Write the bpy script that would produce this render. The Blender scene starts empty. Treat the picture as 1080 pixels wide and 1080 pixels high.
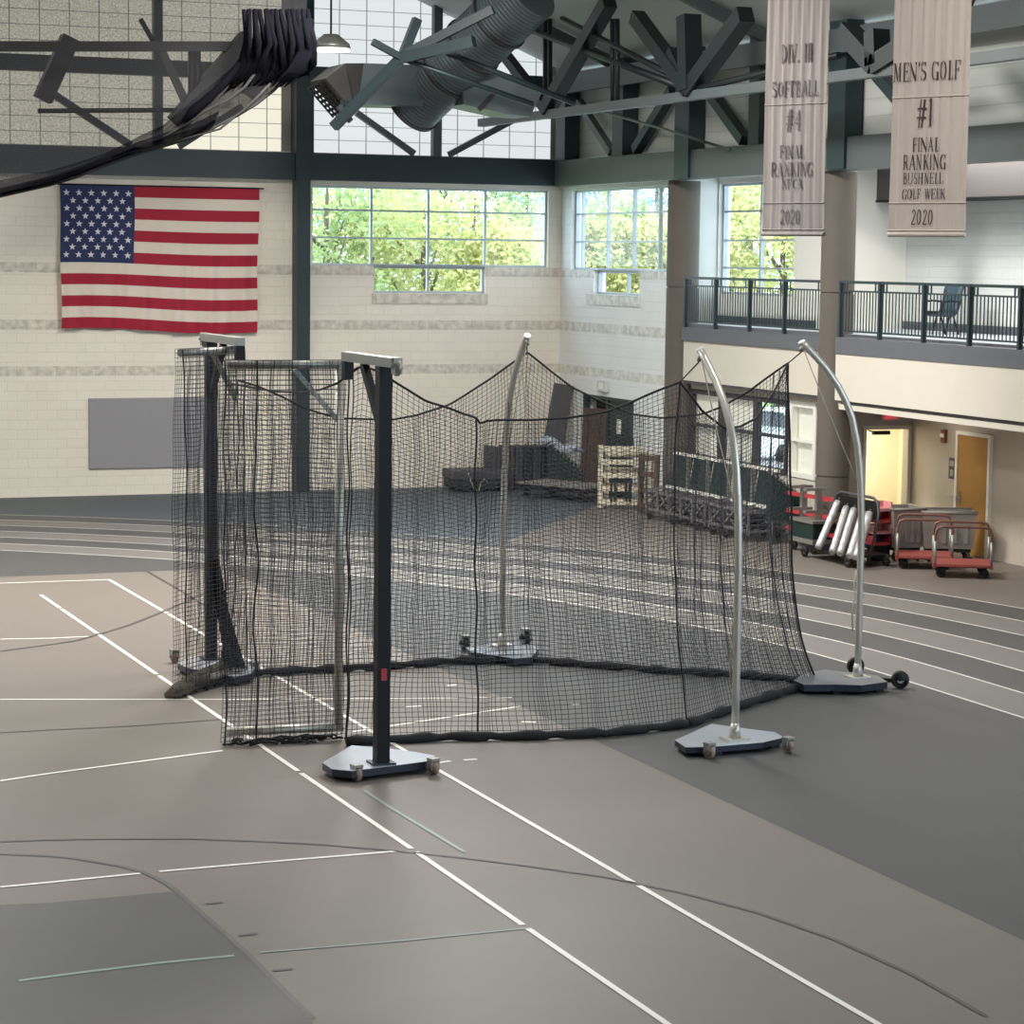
import bpy, math, random
from mathutils import Vector, Matrix
random.seed(7)
sc = bpy.context.scene
COL = sc.collection
PI = math.pi
H = 5.2                    # eye height above the floor (the viewer stands on the facing balcony)
FL = 2553.78               # focal length for a 1080 px wide frame

def unit(v): return Vector(v).normalized()
Yc = unit(((-494.54-540)/FL, (259.27-540)/FL, 1.0))
Uc = Yc.cross(unit((1, .012308, 0))).normalized()
if Uc.y > 0: Uc = -Uc
Xc = Yc.cross(Uc).normalized()
if Xc.x < 0: Xc = -Xc
RM = Matrix((Xc, Yc, Uc))          # camera space (right, down, forward) -> room space
EYE = Vector((0, 0, H))
def ray(px, py): return RM @ Vector(((px-540)/FL, (py-540)/FL, 1.0))
def fl(px, py, z=0.0):
    d = ray(px, py); return EYE + d*((z-H)/d.z)
def atY(px, py, Y):
    d = ray(px, py); return EYE + d*(Y/d.y)
def atX(px, py, X):
    d = ray(px, py); return EYE + d*(X/d.x)
def atD(px, py, D):
    return EYE + ray(px, py)*D
def onl(px, py, a, b):
    """point on the vertical plane through plan points a, b"""
    d = ray(px, py); ex, ey = b[0]-a[0], b[1]-a[1]
    t = (a[0]*ey - a[1]*ex)/(d.x*ey - d.y*ex)
    return EYE + d*t

YB = 51.43      # back wall plane
XR = 21.92      # right wall plane
def B(px, py, off=0.0): return atY(px, py, YB-off)
def RW(px, py, off=0.0): return atX(px, py, XR-off)

def lin(c):
    c /= 255.0
    return c/12.92 if c <= .04045 else ((c+.055)/1.055)**2.4
def rgb(r, g, b): return (lin(r), lin(g), lin(b), 1.0)

# ------------------------------------------------------------------ materials
MATS = {}
def mat(name, col, rough=.6, metal=0.0, noise=0.0, nscale=8.0, bump=0.0, bscale=60.0, emit=None, spec=.5, trans=0.0):
    if name in MATS: return MATS[name]
    m = bpy.data.materials.new(name); m.use_nodes = True
    nt = m.node_tree; n = nt.nodes; L = nt.links
    b = n['Principled BSDF']
    b.inputs['Base Color'].default_value = col
    b.inputs['Roughness'].default_value = rough
    b.inputs['Metallic'].default_value = metal
    b.inputs['Specular IOR Level'].default_value = spec
    if noise > 0:
        tc = n.new('ShaderNodeTexCoord'); t = n.new('ShaderNodeTexNoise')
        t.inputs['Scale'].default_value = nscale; t.inputs['Detail'].default_value = 5
        r = n.new('ShaderNodeMapRange'); r.inputs['To Min'].default_value = 1-noise; r.inputs['To Max'].default_value = 1+noise
        mx = n.new('ShaderNodeVectorMath'); mx.operation = 'SCALE'
        rg = n.new('ShaderNodeRGB'); rg.outputs[0].default_value = col
        L.new(tc.outputs['Object'], t.inputs['Vector']); L.new(t.outputs['Fac'], r.inputs['Value'])
        L.new(rg.outputs[0], mx.inputs[0]); L.new(r.outputs[0], mx.inputs['Scale'])
        L.new(mx.outputs[0], b.inputs['Base Color'])
    if bump > 0:
        tc2 = n.new('ShaderNodeTexCoord'); t2 = n.new('ShaderNodeTexNoise'); t2.inputs['Scale'].default_value = bscale
        bp = n.new('ShaderNodeBump'); bp.inputs['Strength'].default_value = bump; bp.inputs['Distance'].default_value = .02
        L.new(tc2.outputs['Object'], t2.inputs['Vector']); L.new(t2.outputs['Fac'], bp.inputs['Height']); L.new(bp.outputs[0], b.inputs['Normal'])
    if emit:
        b.inputs['Emission Color'].default_value = emit[0]; b.inputs['Emission Strength'].default_value = emit[1]
    if trans:
        b.inputs['Transmission Weight'].default_value = trans
    MATS[name] = m
    return m

def block_mat(name, col, axis, bw=.42, bh=.205, mortar=.012, dark=.93, bump=.35):
    """painted masonry: courses from a brick texture laid in the wall plane"""
    m = bpy.data.materials.new(name); m.use_nodes = True
    n = m.node_tree.nodes; L = m.node_tree.links; b = n['Principled BSDF']
    b.inputs['Roughness'].default_value = .55
    tc = n.new('ShaderNodeTexCoord'); sp = n.new('ShaderNodeSeparateXYZ'); cb = n.new('ShaderNodeCombineXYZ')
    L.new(tc.outputs['Object'], sp.inputs[0])
    L.new(sp.outputs['X' if axis == 'X' else 'Y'], cb.inputs['X']); L.new(sp.outputs['Z'], cb.inputs['Y'])
    br = n.new('ShaderNodeTexBrick'); br.inputs['Scale'].default_value = 1.0
    br.inputs['Brick Width'].default_value = bw; br.inputs['Row Height'].default_value = bh
    br.inputs['Mortar Size'].default_value = mortar; br.inputs['Mortar Smooth'].default_value = .6
    c = Vector(col[:3])
    br.inputs['Color1'].default_value = (*c, 1); br.inputs['Color2'].default_value = (*(c*.975), 1)
    br.inputs['Mortar'].default_value = (*(c*dark), 1)
    L.new(cb.outputs[0], br.inputs['Vector'])
    nz = n.new('ShaderNodeTexNoise'); nz.inputs['Scale'].default_value = .9; nz.inputs['Detail'].default_value = 6
    L.new(tc.outputs['Object'], nz.inputs['Vector'])
    mr = n.new('ShaderNodeMapRange'); mr.inputs['To Min'].default_value = .92; mr.inputs['To Max'].default_value = 1.06
    L.new(nz.outputs['Fac'], mr.inputs['Value'])
    vs = n.new('ShaderNodeVectorMath'); vs.operation = 'SCALE'
    L.new(br.outputs['Color'], vs.inputs[0]); L.new(mr.outputs[0], vs.inputs['Scale']); L.new(vs.outputs[0], b.inputs['Base Color'])
    bp = n.new('ShaderNodeBump'); bp.inputs['Strength'].default_value = bump; bp.inputs['Distance'].default_value = .02; bp.invert = True
    L.new(br.outputs['Fac'], bp.inputs['Height']); L.new(bp.outputs[0], b.inputs['Normal'])
    return m

def sheer_mat(name, col, alpha, scale=6.0):
    """fine knotted netting seen from afar: part dark thread, part open holes"""
    m = bpy.data.materials.new(name); m.use_nodes = True
    n = m.node_tree.nodes; L = m.node_tree.links
    for x in list(n): n.remove(x)
    out = n.new('ShaderNodeOutputMaterial'); mx = n.new('ShaderNodeMixShader'); tr = n.new('ShaderNodeBsdfTransparent'); df = n.new('ShaderNodeBsdfDiffuse')
    df.inputs['Color'].default_value = col
    tc = n.new('ShaderNodeTexCoord'); nz = n.new('ShaderNodeTexNoise'); nz.inputs['Scale'].default_value = scale; nz.inputs['Detail'].default_value = 4
    mr = n.new('ShaderNodeMapRange'); mr.inputs['From Min'].default_value = .3; mr.inputs['From Max'].default_value = .7
    mr.inputs['To Min'].default_value = max(0, alpha-.12); mr.inputs['To Max'].default_value = min(1, alpha+.12)
    L.new(tc.outputs['Object'], nz.inputs['Vector']); L.new(nz.outputs['Fac'], mr.inputs['Value']); L.new(mr.outputs[0], mx.inputs['Fac'])
    L.new(tr.outputs[0], mx.inputs[1]); L.new(df.outputs[0], mx.inputs[2]); L.new(mx.outputs[0], out.inputs['Surface'])
    return m

def glass_mat(name, tint=(.96, .98, .98, 1), refl=.07):
    m = bpy.data.materials.new(name); m.use_nodes = True
    n = m.node_tree.nodes; L = m.node_tree.links
    for x in list(n): n.remove(x)
    out = n.new('ShaderNodeOutputMaterial'); mx = n.new('ShaderNodeMixShader'); tr = n.new('ShaderNodeBsdfTransparent'); gl = n.new('ShaderNodeBsdfGlossy')
    tr.inputs['Color'].default_value = tint; gl.inputs['Roughness'].default_value = .03; mx.inputs['Fac'].default_value = refl
    L.new(tr.outputs[0], mx.inputs[1]); L.new(gl.outputs[0], mx.inputs[2]); L.new(mx.outputs[0], out.inputs['Surface'])
    return m

# ------------------------------------------------------------------ mesh builder
ORG = {}
class MB:
    def __init__(s): s.v = []; s.f = []; s.m = []; s.k = 0; s.sm = []
    def add(s, vs, fs, smooth=False):
        b = len(s.v); s.v += [tuple(v) for v in vs]
        for f in fs: s.f.append(tuple(b+i for i in f)); s.m.append(s.k); s.sm.append(smooth)
        return s
    def use(s, k): s.k = k; return s
    def quad(s, a, b, c, d): return s.add([a, b, c, d], [(0, 1, 2, 3)])
    def poly(s, pts): return s.add(pts, [tuple(range(len(pts)))])
    def box(s, lo, hi):
        x0, y0, z0 = lo; x1, y1, z1 = hi
        return s.add([(x0,y0,z0),(x1,y0,z0),(x1,y1,z0),(x0,y1,z0),(x0,y0,z1),(x1,y0,z1),(x1,y1,z1),(x0,y1,z1)],
                     [(3,2,1,0),(4,5,6,7),(0,1,5,4),(1,2,6,5),(2,3,7,6),(3,0,4,7)])
    def obox(s, c, ux, uy, uz):
        """box with centre c and half-axis vectors"""
        c, ux, uy, uz = Vector(c), Vector(ux), Vector(uy), Vector(uz)
        P = [c+a*ux+b*uy+d*uz for d in (-1, 1) for b in (-1, 1) for a in (-1, 1)]
        return s.add(P, [(0,2,3,1),(4,5,7,6),(0,1,5,4),(1,3,7,5),(3,2,6,7),(2,0,4,6)])
    def bar(s, p, q, w, h=None, up=(0, 0, 1)):
        p, q = Vector(p), Vector(q); h = w if h is None else h
        d = (q-p); l = d.length
        if l < 1e-6: return s
        d /= l; u = Vector(up)
        if abs(d.dot(u)) > .98: u = Vector((0, 1, 0)) if abs(d.y) < .9 else Vector((1, 0, 0))
        sx = d.cross(u).normalized(); sy = sx.cross(d).normalized()
        return s.obox((p+q)/2, d*(l/2), sx*(w/2), sy*(h/2))
    def tube(s, pts, r, n=8, caps=True, closed=False):
        pts = [Vector(p) for p in pts]; N = len(pts); rr = r if isinstance(r, (list, tuple)) else [r]*N
        b = len(s.v); prev = None
        for i, p in enumerate(pts):
            if closed: d = pts[(i+1) % N]-pts[i-1]
            else: d = pts[min(i+1, N-1)]-pts[max(i-1, 0)]
            d = d.normalized() if d.length > 1e-9 else Vector((0, 0, 1))
            if prev is None:
                u = Vector((0, 0, 1)) if abs(d.z) < .9 else Vector((1, 0, 0)); prev = d.cross(u).normalized()
            a = (prev-d*prev.dot(d)); a = a.normalized() if a.length > 1e-6 else d.orthogonal().normalized()
            prev = a; c = d.cross(a)
            for k in range(n):
                t = 2*PI*k/n; s.v.append(tuple(p+(a*math.cos(t)+c*math.sin(t))*rr[i]))
        for i in range(N if closed else N-1):
            j = (i+1) % N
            for k in range(n):
                k2 = (k+1) % n
                s.f.append((b+i*n+k, b+i*n+k2, b+j*n+k2, b+j*n+k)); s.m.append(s.k); s.sm.append(True)
        if caps and not closed:
            s.f.append(tuple(b+k for k in reversed(range(n)))); s.m.append(s.k); s.sm.append(False)
            s.f.append(tuple(b+(N-1)*n+k for k in range(n))); s.m.append(s.k); s.sm.append(False)
        return s
    def prism(s, pts, z0, z1):
        n = len(pts); a = sum(pts[i][0]*pts[(i+1) % n][1]-pts[(i+1) % n][0]*pts[i][1] for i in range(n))
        if a < 0: pts = pts[::-1]
        V = [(p[0], p[1], z0) for p in pts]+[(p[0], p[1], z1) for p in pts]
        F = [tuple(reversed(range(n))), tuple(range(n, 2*n))]+[(i, (i+1) % n, n+(i+1) % n, n+i) for i in range(n)]
        return s.add(V, F)
    def disc_wheel(s, c, axis, r, w, n=20):
        c, a = Vector(c), unit(axis)
        return s.tube([c-a*w/2, c-a*w*.5, c-a*w*.35, c+a*w*.35, c+a*w*.5, c+a*w/2], [r*.55, r*.86, r, r, r*.86, r*.55], n)
    def build(s, name, mats, parent=None, bevel=0.0, loc=None):
        me = bpy.data.meshes.new(name)
        o = Vector((0, 0, 0))
        if parent is not None: o = ORG.get(parent.name, Vector((0, 0, 0)))
        elif loc is not None: o = Vector(loc)
        me.from_pydata([tuple(Vector(v)-o) for v in s.v], [], s.f)
        mats = mats if isinstance(mats, (list, tuple)) else [mats]
        for m in mats: me.materials.append(m)
        if len(mats) > 1: me.polygons.foreach_set('material_index', s.m)
        me.polygons.foreach_set('use_smooth', s.sm)
        me.update()
        ob = bpy.data.objects.new(name, me); COL.objects.link(ob)
        ORG[ob.name] = o
        if parent is not None: ob.parent = parent
        elif loc is not None: ob.location = o
        if bevel > 0:
            bv = ob.modifiers.new('bevel', 'BEVEL'); bv.width = bevel; bv.segments = 2; bv.limit_method = 'ANGLE'
        return ob

def tag(o, label, cat, group=None, kind=None):
    o['label'] = label; o['category'] = cat
    if group: o['group'] = group
    if kind: o['kind'] = kind
    return o
def thing(name, label, cat, loc=(0, 0, 0), group=None):
    o = bpy.data.objects.new(name, None); COL.objects.link(o); o.location = loc; o.empty_display_size = .2
    ORG[o.name] = Vector(loc)
    return tag(o, label, cat, group)
def struct(o): o['kind'] = 'structure'; return o
def copy_tree(o, loc=None, label=None, parent=None):
    c = o.copy(); COL.objects.link(c)
    if parent is not None: c.parent = parent
    if loc is not None: c.location = loc
    if label: c['label'] = label
    for ch in o.children: copy_tree(ch, None, None, c)
    return c

# shared materials
M_taupe = mat('floor_taupe', rgb(118, 111, 105), .5, noise=.05, nscale=1.2, spec=.22)
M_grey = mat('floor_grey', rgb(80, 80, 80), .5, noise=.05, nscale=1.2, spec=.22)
M_slate = mat('floor_slate', rgb(84, 91, 97), .6, noise=.05, nscale=1.2, spec=.22)
M_lane_l = mat('floor_lane_light', rgb(116, 113, 110), .55, noise=.04, nscale=1.2, spec=.22)
M_line = mat('line_white', rgb(240, 236, 228), .5)
M_tline = mat('lane_line', rgb(206, 203, 196), .55)
M_dline = mat('line_dark', rgb(72, 67, 65), .55)
M_green_line = mat('line_green', rgb(128, 150, 138), .5)
M_steel = mat('steel_dark_green', rgb(34, 50, 54), .45, noise=.08, nscale=3)
M_steel_l = mat('steel_grey_green', rgb(82, 90, 92), .45, noise=.08, nscale=3)
M_black = mat('paint_black', rgb(13, 15, 20), .5, spec=.3)
M_steel_d = mat('steel_black', rgb(20, 27, 31), .5, noise=.08, nscale=3)
M_rubber = mat('rubber_black', rgb(24, 24, 25), .7)
M_alu = mat('aluminium', rgb(196, 192, 184), .35, metal=.55, noise=.05, nscale=6)
M_galv = mat('galvanised', rgb(150, 150, 146), .45, metal=.6, noise=.1, nscale=12)
M_plate = mat('base_plate_grey', rgb(176, 180, 188), .3, metal=.35, noise=.08, nscale=5)
M_navy = mat('plate_edge_navy', rgb(28, 34, 52), .4)
M_net = mat('net_black', rgb(44, 46, 54), .8)
M_rope = mat('rope_black', rgb(30, 29, 31), .85, bump=.5, bscale=90)
M_cord = mat('cord_pale', rgb(176, 168, 152), .8)
M_conc = mat('concrete', rgb(98, 91, 84), .75, noise=.1, nscale=2.2, bump=.15, bscale=25)
M_white = mat('paint_white', rgb(236, 234, 226), .5)
M_cream = mat('plaster_cream', rgb(212, 206, 193), .6, noise=.03, nscale=2)
M_gwall = mat('plaster_grey', rgb(158, 152, 146), .6, noise=.04, nscale=2)
M_slab = mat('slab_grey', rgb(94, 97, 103), .55, noise=.05, nscale=3)
M_frame = mat('window_frame', rgb(176, 184, 188), .4, metal=.2)
M_glass = glass_mat('window_glass')
M_wood = mat('wood_door', rgb(176, 128, 62), .45, noise=.12, nscale=4)
M_red = mat('paint_red', rgb(176, 52, 58), .5, noise=.1, nscale=6)
M_dgreen = mat('vinyl_dark_green', rgb(14, 38, 36), .5, noise=.1, nscale=5)
M_navyv = mat('vinyl_navy', rgb(34, 40, 56), .5, noise=.1, nscale=5)
M_char = mat('vinyl_charcoal', rgb(70, 68, 72), .6, noise=.1, nscale=5)
M_bale = mat('wood_pale', rgb(214, 204, 180), .6, noise=.15, nscale=9)
M_brown = mat('wood_brown', rgb(84, 60, 46), .6, noise=.2, nscale=7)
WORLD, SUN, BAY, EXPO = 5.0, 2.6, 930, 0.12
# ------------------------------------------------------------------ floor with its painted markings
def strip_poly(pts, w, z):
    """mitred ribbon along plan points"""
    out = []
    n = len(pts); P = [Vector((p[0], p[1])) for p in pts]
    for i in range(n):
        d = (P[min(i+1, n-1)]-P[max(i-1, 0)]).normalized(); nrm = Vector((-d.y, d.x))
        out.append((P[i]+nrm*w/2, P[i]-nrm*w/2))
    return [[(a[0].x, a[0].y, z), (a[1].x, a[1].y, z), (b[1].x, b[1].y, z), (b[0].x, b[0].y, z)] for a, b in zip(out, out[1:])]
F = MB()
FM = [M_taupe, M_grey, M_slate, M_lane_l, M_line, M_dline, M_green_line, M_tline]
F.use(0).quad((-30, -30, 0), (30, -30, 0), (30, 56, 0), (-30, 56, 0))
def ribbon(pts, w, k, z=.004):
    F.use(k)
    for q in strip_poly(pts, w, z): F.quad(*q)
CX, CY, R0 = -3.85, 26.3, 19.65
def track(r, n=70):
    pts = [(CX+r, -28.0)]
    pts += [(CX+r*math.cos(t), CY+r*math.sin(t)) for t in [PI*i/n for i in range(n+1)]]
    return pts
def band(r0, r1, k, z):
    a, b = track(r0), track(r1); F.use(k)
    for i in range(len(a)-1): F.quad((*a[i], z), (*b[i], z), (*b[i+1], z), (*a[i+1], z))
# grey zone inside the bend: everything right of x = 10.56 or behind y = 38.85
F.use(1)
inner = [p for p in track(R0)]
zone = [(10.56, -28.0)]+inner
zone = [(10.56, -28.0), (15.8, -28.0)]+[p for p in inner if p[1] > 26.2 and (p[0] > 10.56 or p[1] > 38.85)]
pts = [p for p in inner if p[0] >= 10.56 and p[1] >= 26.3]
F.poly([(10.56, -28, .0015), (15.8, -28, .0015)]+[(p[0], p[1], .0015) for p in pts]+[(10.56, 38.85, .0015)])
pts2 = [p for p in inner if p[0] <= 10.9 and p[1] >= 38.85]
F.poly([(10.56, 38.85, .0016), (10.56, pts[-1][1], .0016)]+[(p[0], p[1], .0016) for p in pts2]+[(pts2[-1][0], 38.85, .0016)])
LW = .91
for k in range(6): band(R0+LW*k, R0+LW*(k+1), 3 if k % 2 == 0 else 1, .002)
for k in range(7): ribbon(track(R0+LW*k), .045, 7, .004)
# slate run-off outside the bend along the back wall
a = track(R0+LW*6)
F.use(2)
sl = [p for p in a if p[1] > 41.0 and p[0] > -24]
F.poly([(p[0], p[1], .001) for p in sl]+[(-24, YB+.6, .001), (20.9, YB+.6, .001), (21.2, 47.2, .001)])
def line(pxs, w, k, z=.005): ribbon([fl(*p) for p in pxs], w, k, z)
XA, XB = 8.425, 7.06
def along(x, ya, yb): ribbon([(x, ya), (x, yb)], .055, 4, .005)
def yat(px, py): return fl(px, py).y
gA = [yat(177.5, 647.5), yat(668, 933)]
gB = [yat(64, 642), yat(104, 669), yat(169, 712), yat(317, 814.5), yat(437, 897), yat(553, 978)]
def dashed(x, start, gaps, end, gap=.11):
    y = start
    for g in gaps:
        along(x, y, g+gap/2); y = g-gap/2
    along(x, y, end)
dashed(XA, 38.0, gA, 9.0)
dashed(XB, 36.6, gB, 9.0)
ribbon([(8.45, 38.0), (1.0, 38.35)], .055, 4, .005)
line([(53, 931), (148, 921.5)], .05, 4); line([(0, 936), (53, 931)], .05, 4)
line([(168, 919.5), (300, 908), (420, 898)], .05, 4)
line([(0, 824), (53, 816), (235, 792)], .05, 4); line([(372, 772), (550, 745)], .05, 4)
line([(0, 738), (53, 738), (232, 738), (540, 736)], .045, 4)
line([(0, 674.5), (53, 673.5), (95, 671.5)], .05, 4)
for q in ([(472, 723.5), (482, 722.5)], [(428, 746), (444, 745)], [(550, 761.5), (565, 762)], [(461, 805), (475, 803)], [(489, 802), (503, 801)], [(603, 743.5), (610, 743)]):
    line(q, .06, 4)
arc1 = [(0, 687), (53, 680), (80, 676), (105, 669), (135, 660), (160, 650), (187, 639), (215, 626), (240, 615)]
line(arc1, .06, 5)
line([(154, 602), (187, 621), (250, 660)], .05, 5)
line([(0, 773), (53, 770), (140, 766), (233, 759)], .035, 5)
big = [(0, 888), (53, 886), (120, 885), (200, 885), (270, 887.5), (340, 891), (410, 897), (480, 904), (560, 914), (640, 925.5), (720, 942), (800, 963), (880, 991), (960, 1027), (1040, 1072)]
line(big, .045, 5)
small = [(0, 901), (53, 903), (80, 906), (105, 910), (128, 914), (150, 920), (168, 928), (184, 938), (205, 957), (235, 983), (262, 1008), (280, 1026), (330, 1075)]
line(small, .05, 5)
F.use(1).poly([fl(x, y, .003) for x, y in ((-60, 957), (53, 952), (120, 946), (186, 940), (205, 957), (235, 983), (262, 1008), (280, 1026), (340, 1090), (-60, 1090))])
for q in ([(217, 953.5), (235, 952)], [(251, 987), (271, 985)], [(288, 1024), (309, 1022)]): line(q, .05, 5)
line([(20, 1035), (88, 1026), (170, 1016), (247, 1008.5)], .05, 6, .006)
line([(275, 1005), (420, 993), (560, 979)], .03, 6)
line([(384, 834), (410, 851), (450, 875), (490, 899)], .04, 6)
floor = struct(F.build('floor', FM))
floor['label'] = 'taupe and grey rubber sports floor with lane stripes and white lines'

# ------------------------------------------------------------------ walls
M_blockB = block_mat('painted_block_back', rgb(240, 231, 216), 'X')
M_blockR = block_mat('painted_block_right', rgb(232, 234, 233), 'Y')  # cooler white than the back wall: bluish window daylight put into the colour
M_bandB = block_mat('splitface_band_back', rgb(222, 212, 198), 'X', bw=.42, bh=.4, dark=.85)
M_bandR = block_mat('splitface_band_right', rgb(220, 220, 214), 'Y', bw=.42, bh=.4, dark=.85)
for mm in (M_bandB, M_bandR):
    n = mm.node_tree.nodes; L = mm.node_tree.links
    nz = n.new('ShaderNodeTexNoise'); nz.inputs['Scale'].default_value = 7; nz.inputs['Detail'].default_value = 6
    tc = [x for x in n if x.type == 'TEX_COORD'][0]; L.new(tc.outputs['Object'], nz.inputs['Vector'])
    mr = [x for x in n if x.type == 'MAP_RANGE'][0]; mr.inputs['From Min'].default_value = .3; mr.inputs['From Max'].default_value = .7; mr.inputs['To Min'].default_value = .72; mr.inputs['To Max'].default_value = 1.15
    L.new(nz.outputs['Fac'], mr.inputs['Value'])
def wall_with_holes(axis, plane, depth, u0, u1, z0, z1, holes, bands, name, mats, nrm):
    """cells of a wall in the plane (u, z), leaving rectangular holes (ua, ub, za, zb); reveals get depth"""
    us = sorted({u0, u1, *[h[0] for h in holes], *[h[1] for h in holes]}); zs = sorted({z0, z1, *[h[2] for h in holes], *[h[3] for h in holes], *[z for b in bands for z in b]})
    zs = [z for z in zs if z0 <= z <= z1]
    m = MB()
    P = (lambda u, z, d: (u, plane+d*nrm, z)) if axis == 'X' else (lambda u, z, d: (plane+d*nrm, u, z))
    for ua, ub in zip(us, us[1:]):
        for za, zb in zip(zs, zs[1:]):
            uc, zc = (ua+ub)/2, (za+zb)/2
            if any(h[0] < uc < h[1] and h[2] < zc < h[3] for h in holes): continue
            m.use(1 if any(b[0] < zc < b[1] for b in bands) else 0)
            m.quad(P(ua, za, 0), P(ub, za, 0), P(ub, zb, 0), P(ua, zb, 0))
            m.use(0).quad(P(ua, za, depth), P(ub, za, depth), P(ub, zb, depth), P(ua, zb, depth))
    m.use(0)
    for (a, b, c, d) in holes:
        m.quad(P(a, c, 0), P(b, c, 0), P(b, c, depth), P(a, c, depth)); m.quad(P(a, d, 0), P(b, d, 0), P(b, d, depth), P(a, d, depth))
        m.quad(P(a, c, 0), P(a, d, 0), P(a, d, depth), P(a, c, depth)); m.quad(P(b, c, 0), P(b, d, 0), P(b, d, depth), P(b, c, depth))
    for u in (u0, u1): m.quad(P(u, z0, 0), P(u, z1, 0), P(u, z1, depth), P(u, z0, depth))
    return struct(m.build(name, mats))
bands = [(4.77, 4.985), (3.56, 3.78), (2.58, 2.79)]
# window outlines on the back wall: upper field and a narrower field below it
WB = (15.95, 21.60, 4.985, 6.74); WB2 = (17.40, 20.07, 4.385, 4.985)
wall_back = wall_with_holes('X', YB, .3, -24, XR+.3, -.05, 7.45, [WB, WB2], bands, 'wall_back', [M_blockB, M_bandB], 1)
WR = (45.60, 50.85, 4.95, 6.74); WR2 = (47.13, 49.55, 4.42, 4.95)
DR = (47.33, 49.98, -.05, 2.16)
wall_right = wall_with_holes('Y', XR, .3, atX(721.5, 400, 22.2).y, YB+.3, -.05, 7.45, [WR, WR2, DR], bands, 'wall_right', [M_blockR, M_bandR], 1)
# stone sill bands right under the low windows
tr = MB(); tr.box((17.36, YB-.035, 4.15), (20.12, YB+.02, 4.38)); struct(tr.build('trim_1', M_bandB))
tr = MB(); tr.box((XR-.035, 47.10, 4.19), (XR+.02, 49.9, 4.415)); struct(tr.build('trim_2', M_bandR))

def win_grid(name, axis, plane, rects, label, t=.05):
    """rects: (u0,u1,z0,z1,[mullion u],[transom z])"""
    fr = MB(); gl = MB()
    P = (lambda u, d, z: (u, plane+d, z)) if axis == 'X' else (lambda u, d, z: (plane+d, u, z))
    def b(ua, ub, za, zb, d0, d1):
        p, q = P(ua, d0, za), P(ub, d1, zb)
        fr.box([min(i, j) for i, j in zip(p, q)], [max(i, j) for i, j in zip(p, q)])
    for (u0, u1, z0, z1, mu, tz) in rects:
        b(u0, u0+t, z0, z1, .10, .2); b(u1-t, u1, z0, z1, .10, .2); b(u0+t, u1-t, z0, z0+t, .102, .198); b(u0+t, u1-t, z1-t, z1, .102, .198)
        for u in mu: b(u-t/2, u+t/2, z0, z1, .11, .19)
        for z in tz: b(u0, u1, z-t*.4, z+t*.4, .12, .18)
        gl.quad(P(u0, .15, z0), P(u1, .15, z0), P(u1, .15, z1), P(u0, .15, z1))
    w = bpy.data.objects.new(name, None); COL.objects.link(w); ORG[w.name] = Vector((0, 0, 0)); w['kind'] = 'structure'; w['label'] = label
    fr.build('window_frame', M_frame, w); gl.build('window_pane', M_glass, w)
    return w
win_grid('window_1', 'X', YB, [(*WB, [17.37, 18.72, 20.09], [6.21, 5.60]), (*WB2, [18.72], [])], 'wide stepped window in the back wall looking onto trees')
win_grid('window_2', 'Y', XR, [(*WR, [46.45, 47.75, 49.1, 50.5], [6.2, 5.58]), (*WR2, [48.0], [])], 'stepped window in the side wall next to the corner')

# clerestory panels over the back wall; emission stands in for daylight behind them
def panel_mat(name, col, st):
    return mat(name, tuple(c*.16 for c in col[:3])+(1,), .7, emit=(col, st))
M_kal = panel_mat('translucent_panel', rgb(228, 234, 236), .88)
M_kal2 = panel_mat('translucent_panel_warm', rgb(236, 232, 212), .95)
M_kgrid = mat('panel_grid', rgb(120, 122, 120), .6, emit=(rgb(150, 152, 150), .5))  # emission added so the backlit bars do not turn dark
M_siding = block_mat('siding_panel', rgb(188, 191, 187), 'Y', bw=40., bh=.31, mortar=.015, dark=.8, bump=.2)
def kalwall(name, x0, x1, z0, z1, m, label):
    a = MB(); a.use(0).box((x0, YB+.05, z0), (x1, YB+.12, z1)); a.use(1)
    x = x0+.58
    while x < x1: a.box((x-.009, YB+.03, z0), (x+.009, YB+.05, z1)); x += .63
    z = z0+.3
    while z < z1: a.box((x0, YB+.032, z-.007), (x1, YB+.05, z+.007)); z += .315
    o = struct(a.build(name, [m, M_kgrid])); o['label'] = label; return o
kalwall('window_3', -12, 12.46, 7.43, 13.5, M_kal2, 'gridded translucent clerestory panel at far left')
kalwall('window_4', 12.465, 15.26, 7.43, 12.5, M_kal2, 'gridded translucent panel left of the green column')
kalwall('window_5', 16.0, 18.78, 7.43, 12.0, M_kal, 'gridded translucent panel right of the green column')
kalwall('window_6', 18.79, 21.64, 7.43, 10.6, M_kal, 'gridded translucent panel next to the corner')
g = MB(); g.box((15.22, YB+.06, 7.45), (16.05, YB+.2, 12.5)); g.box((21.62, YB+.06, 7.45), (XR+.3, YB+.2, 9.6)); struct(g.build('wall_gable', M_gwall))
s = MB(); s.quad((XR+.02, 20, 7.4), (XR+.02, YB+.2, 7.4), (XR+.02, YB+.2, 9.4), (XR+.02, 20, 9.4)); struct(s.build('wall_clerestory', M_siding))
# roof deck, sloping up to the left
M_deck = mat('roof_deck', rgb(178, 184, 182), .7, noise=.05)
r = MB(); sl = .40
def zr(x): return 9.45+(XR-x)*sl if x > -1 else 9.45+(XR+1)*sl-(-1-x)*sl
for xa, xb in ((XR+.8, -1), (-1, -26)):
    r.quad((xa, -32, zr(xa)), (xb, -32, zr(xb)), (xb, YB+1, zr(xb)), (xa, YB+1, zr(xa)))
    r.quad((xa, -32, zr(xa)+.25), (xb, -32, zr(xb)+.25), (xb, YB+1, zr(xb)+.25), (xa, YB+1, zr(xa)+.25))
struct(r.build('ceiling', M_deck))

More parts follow.
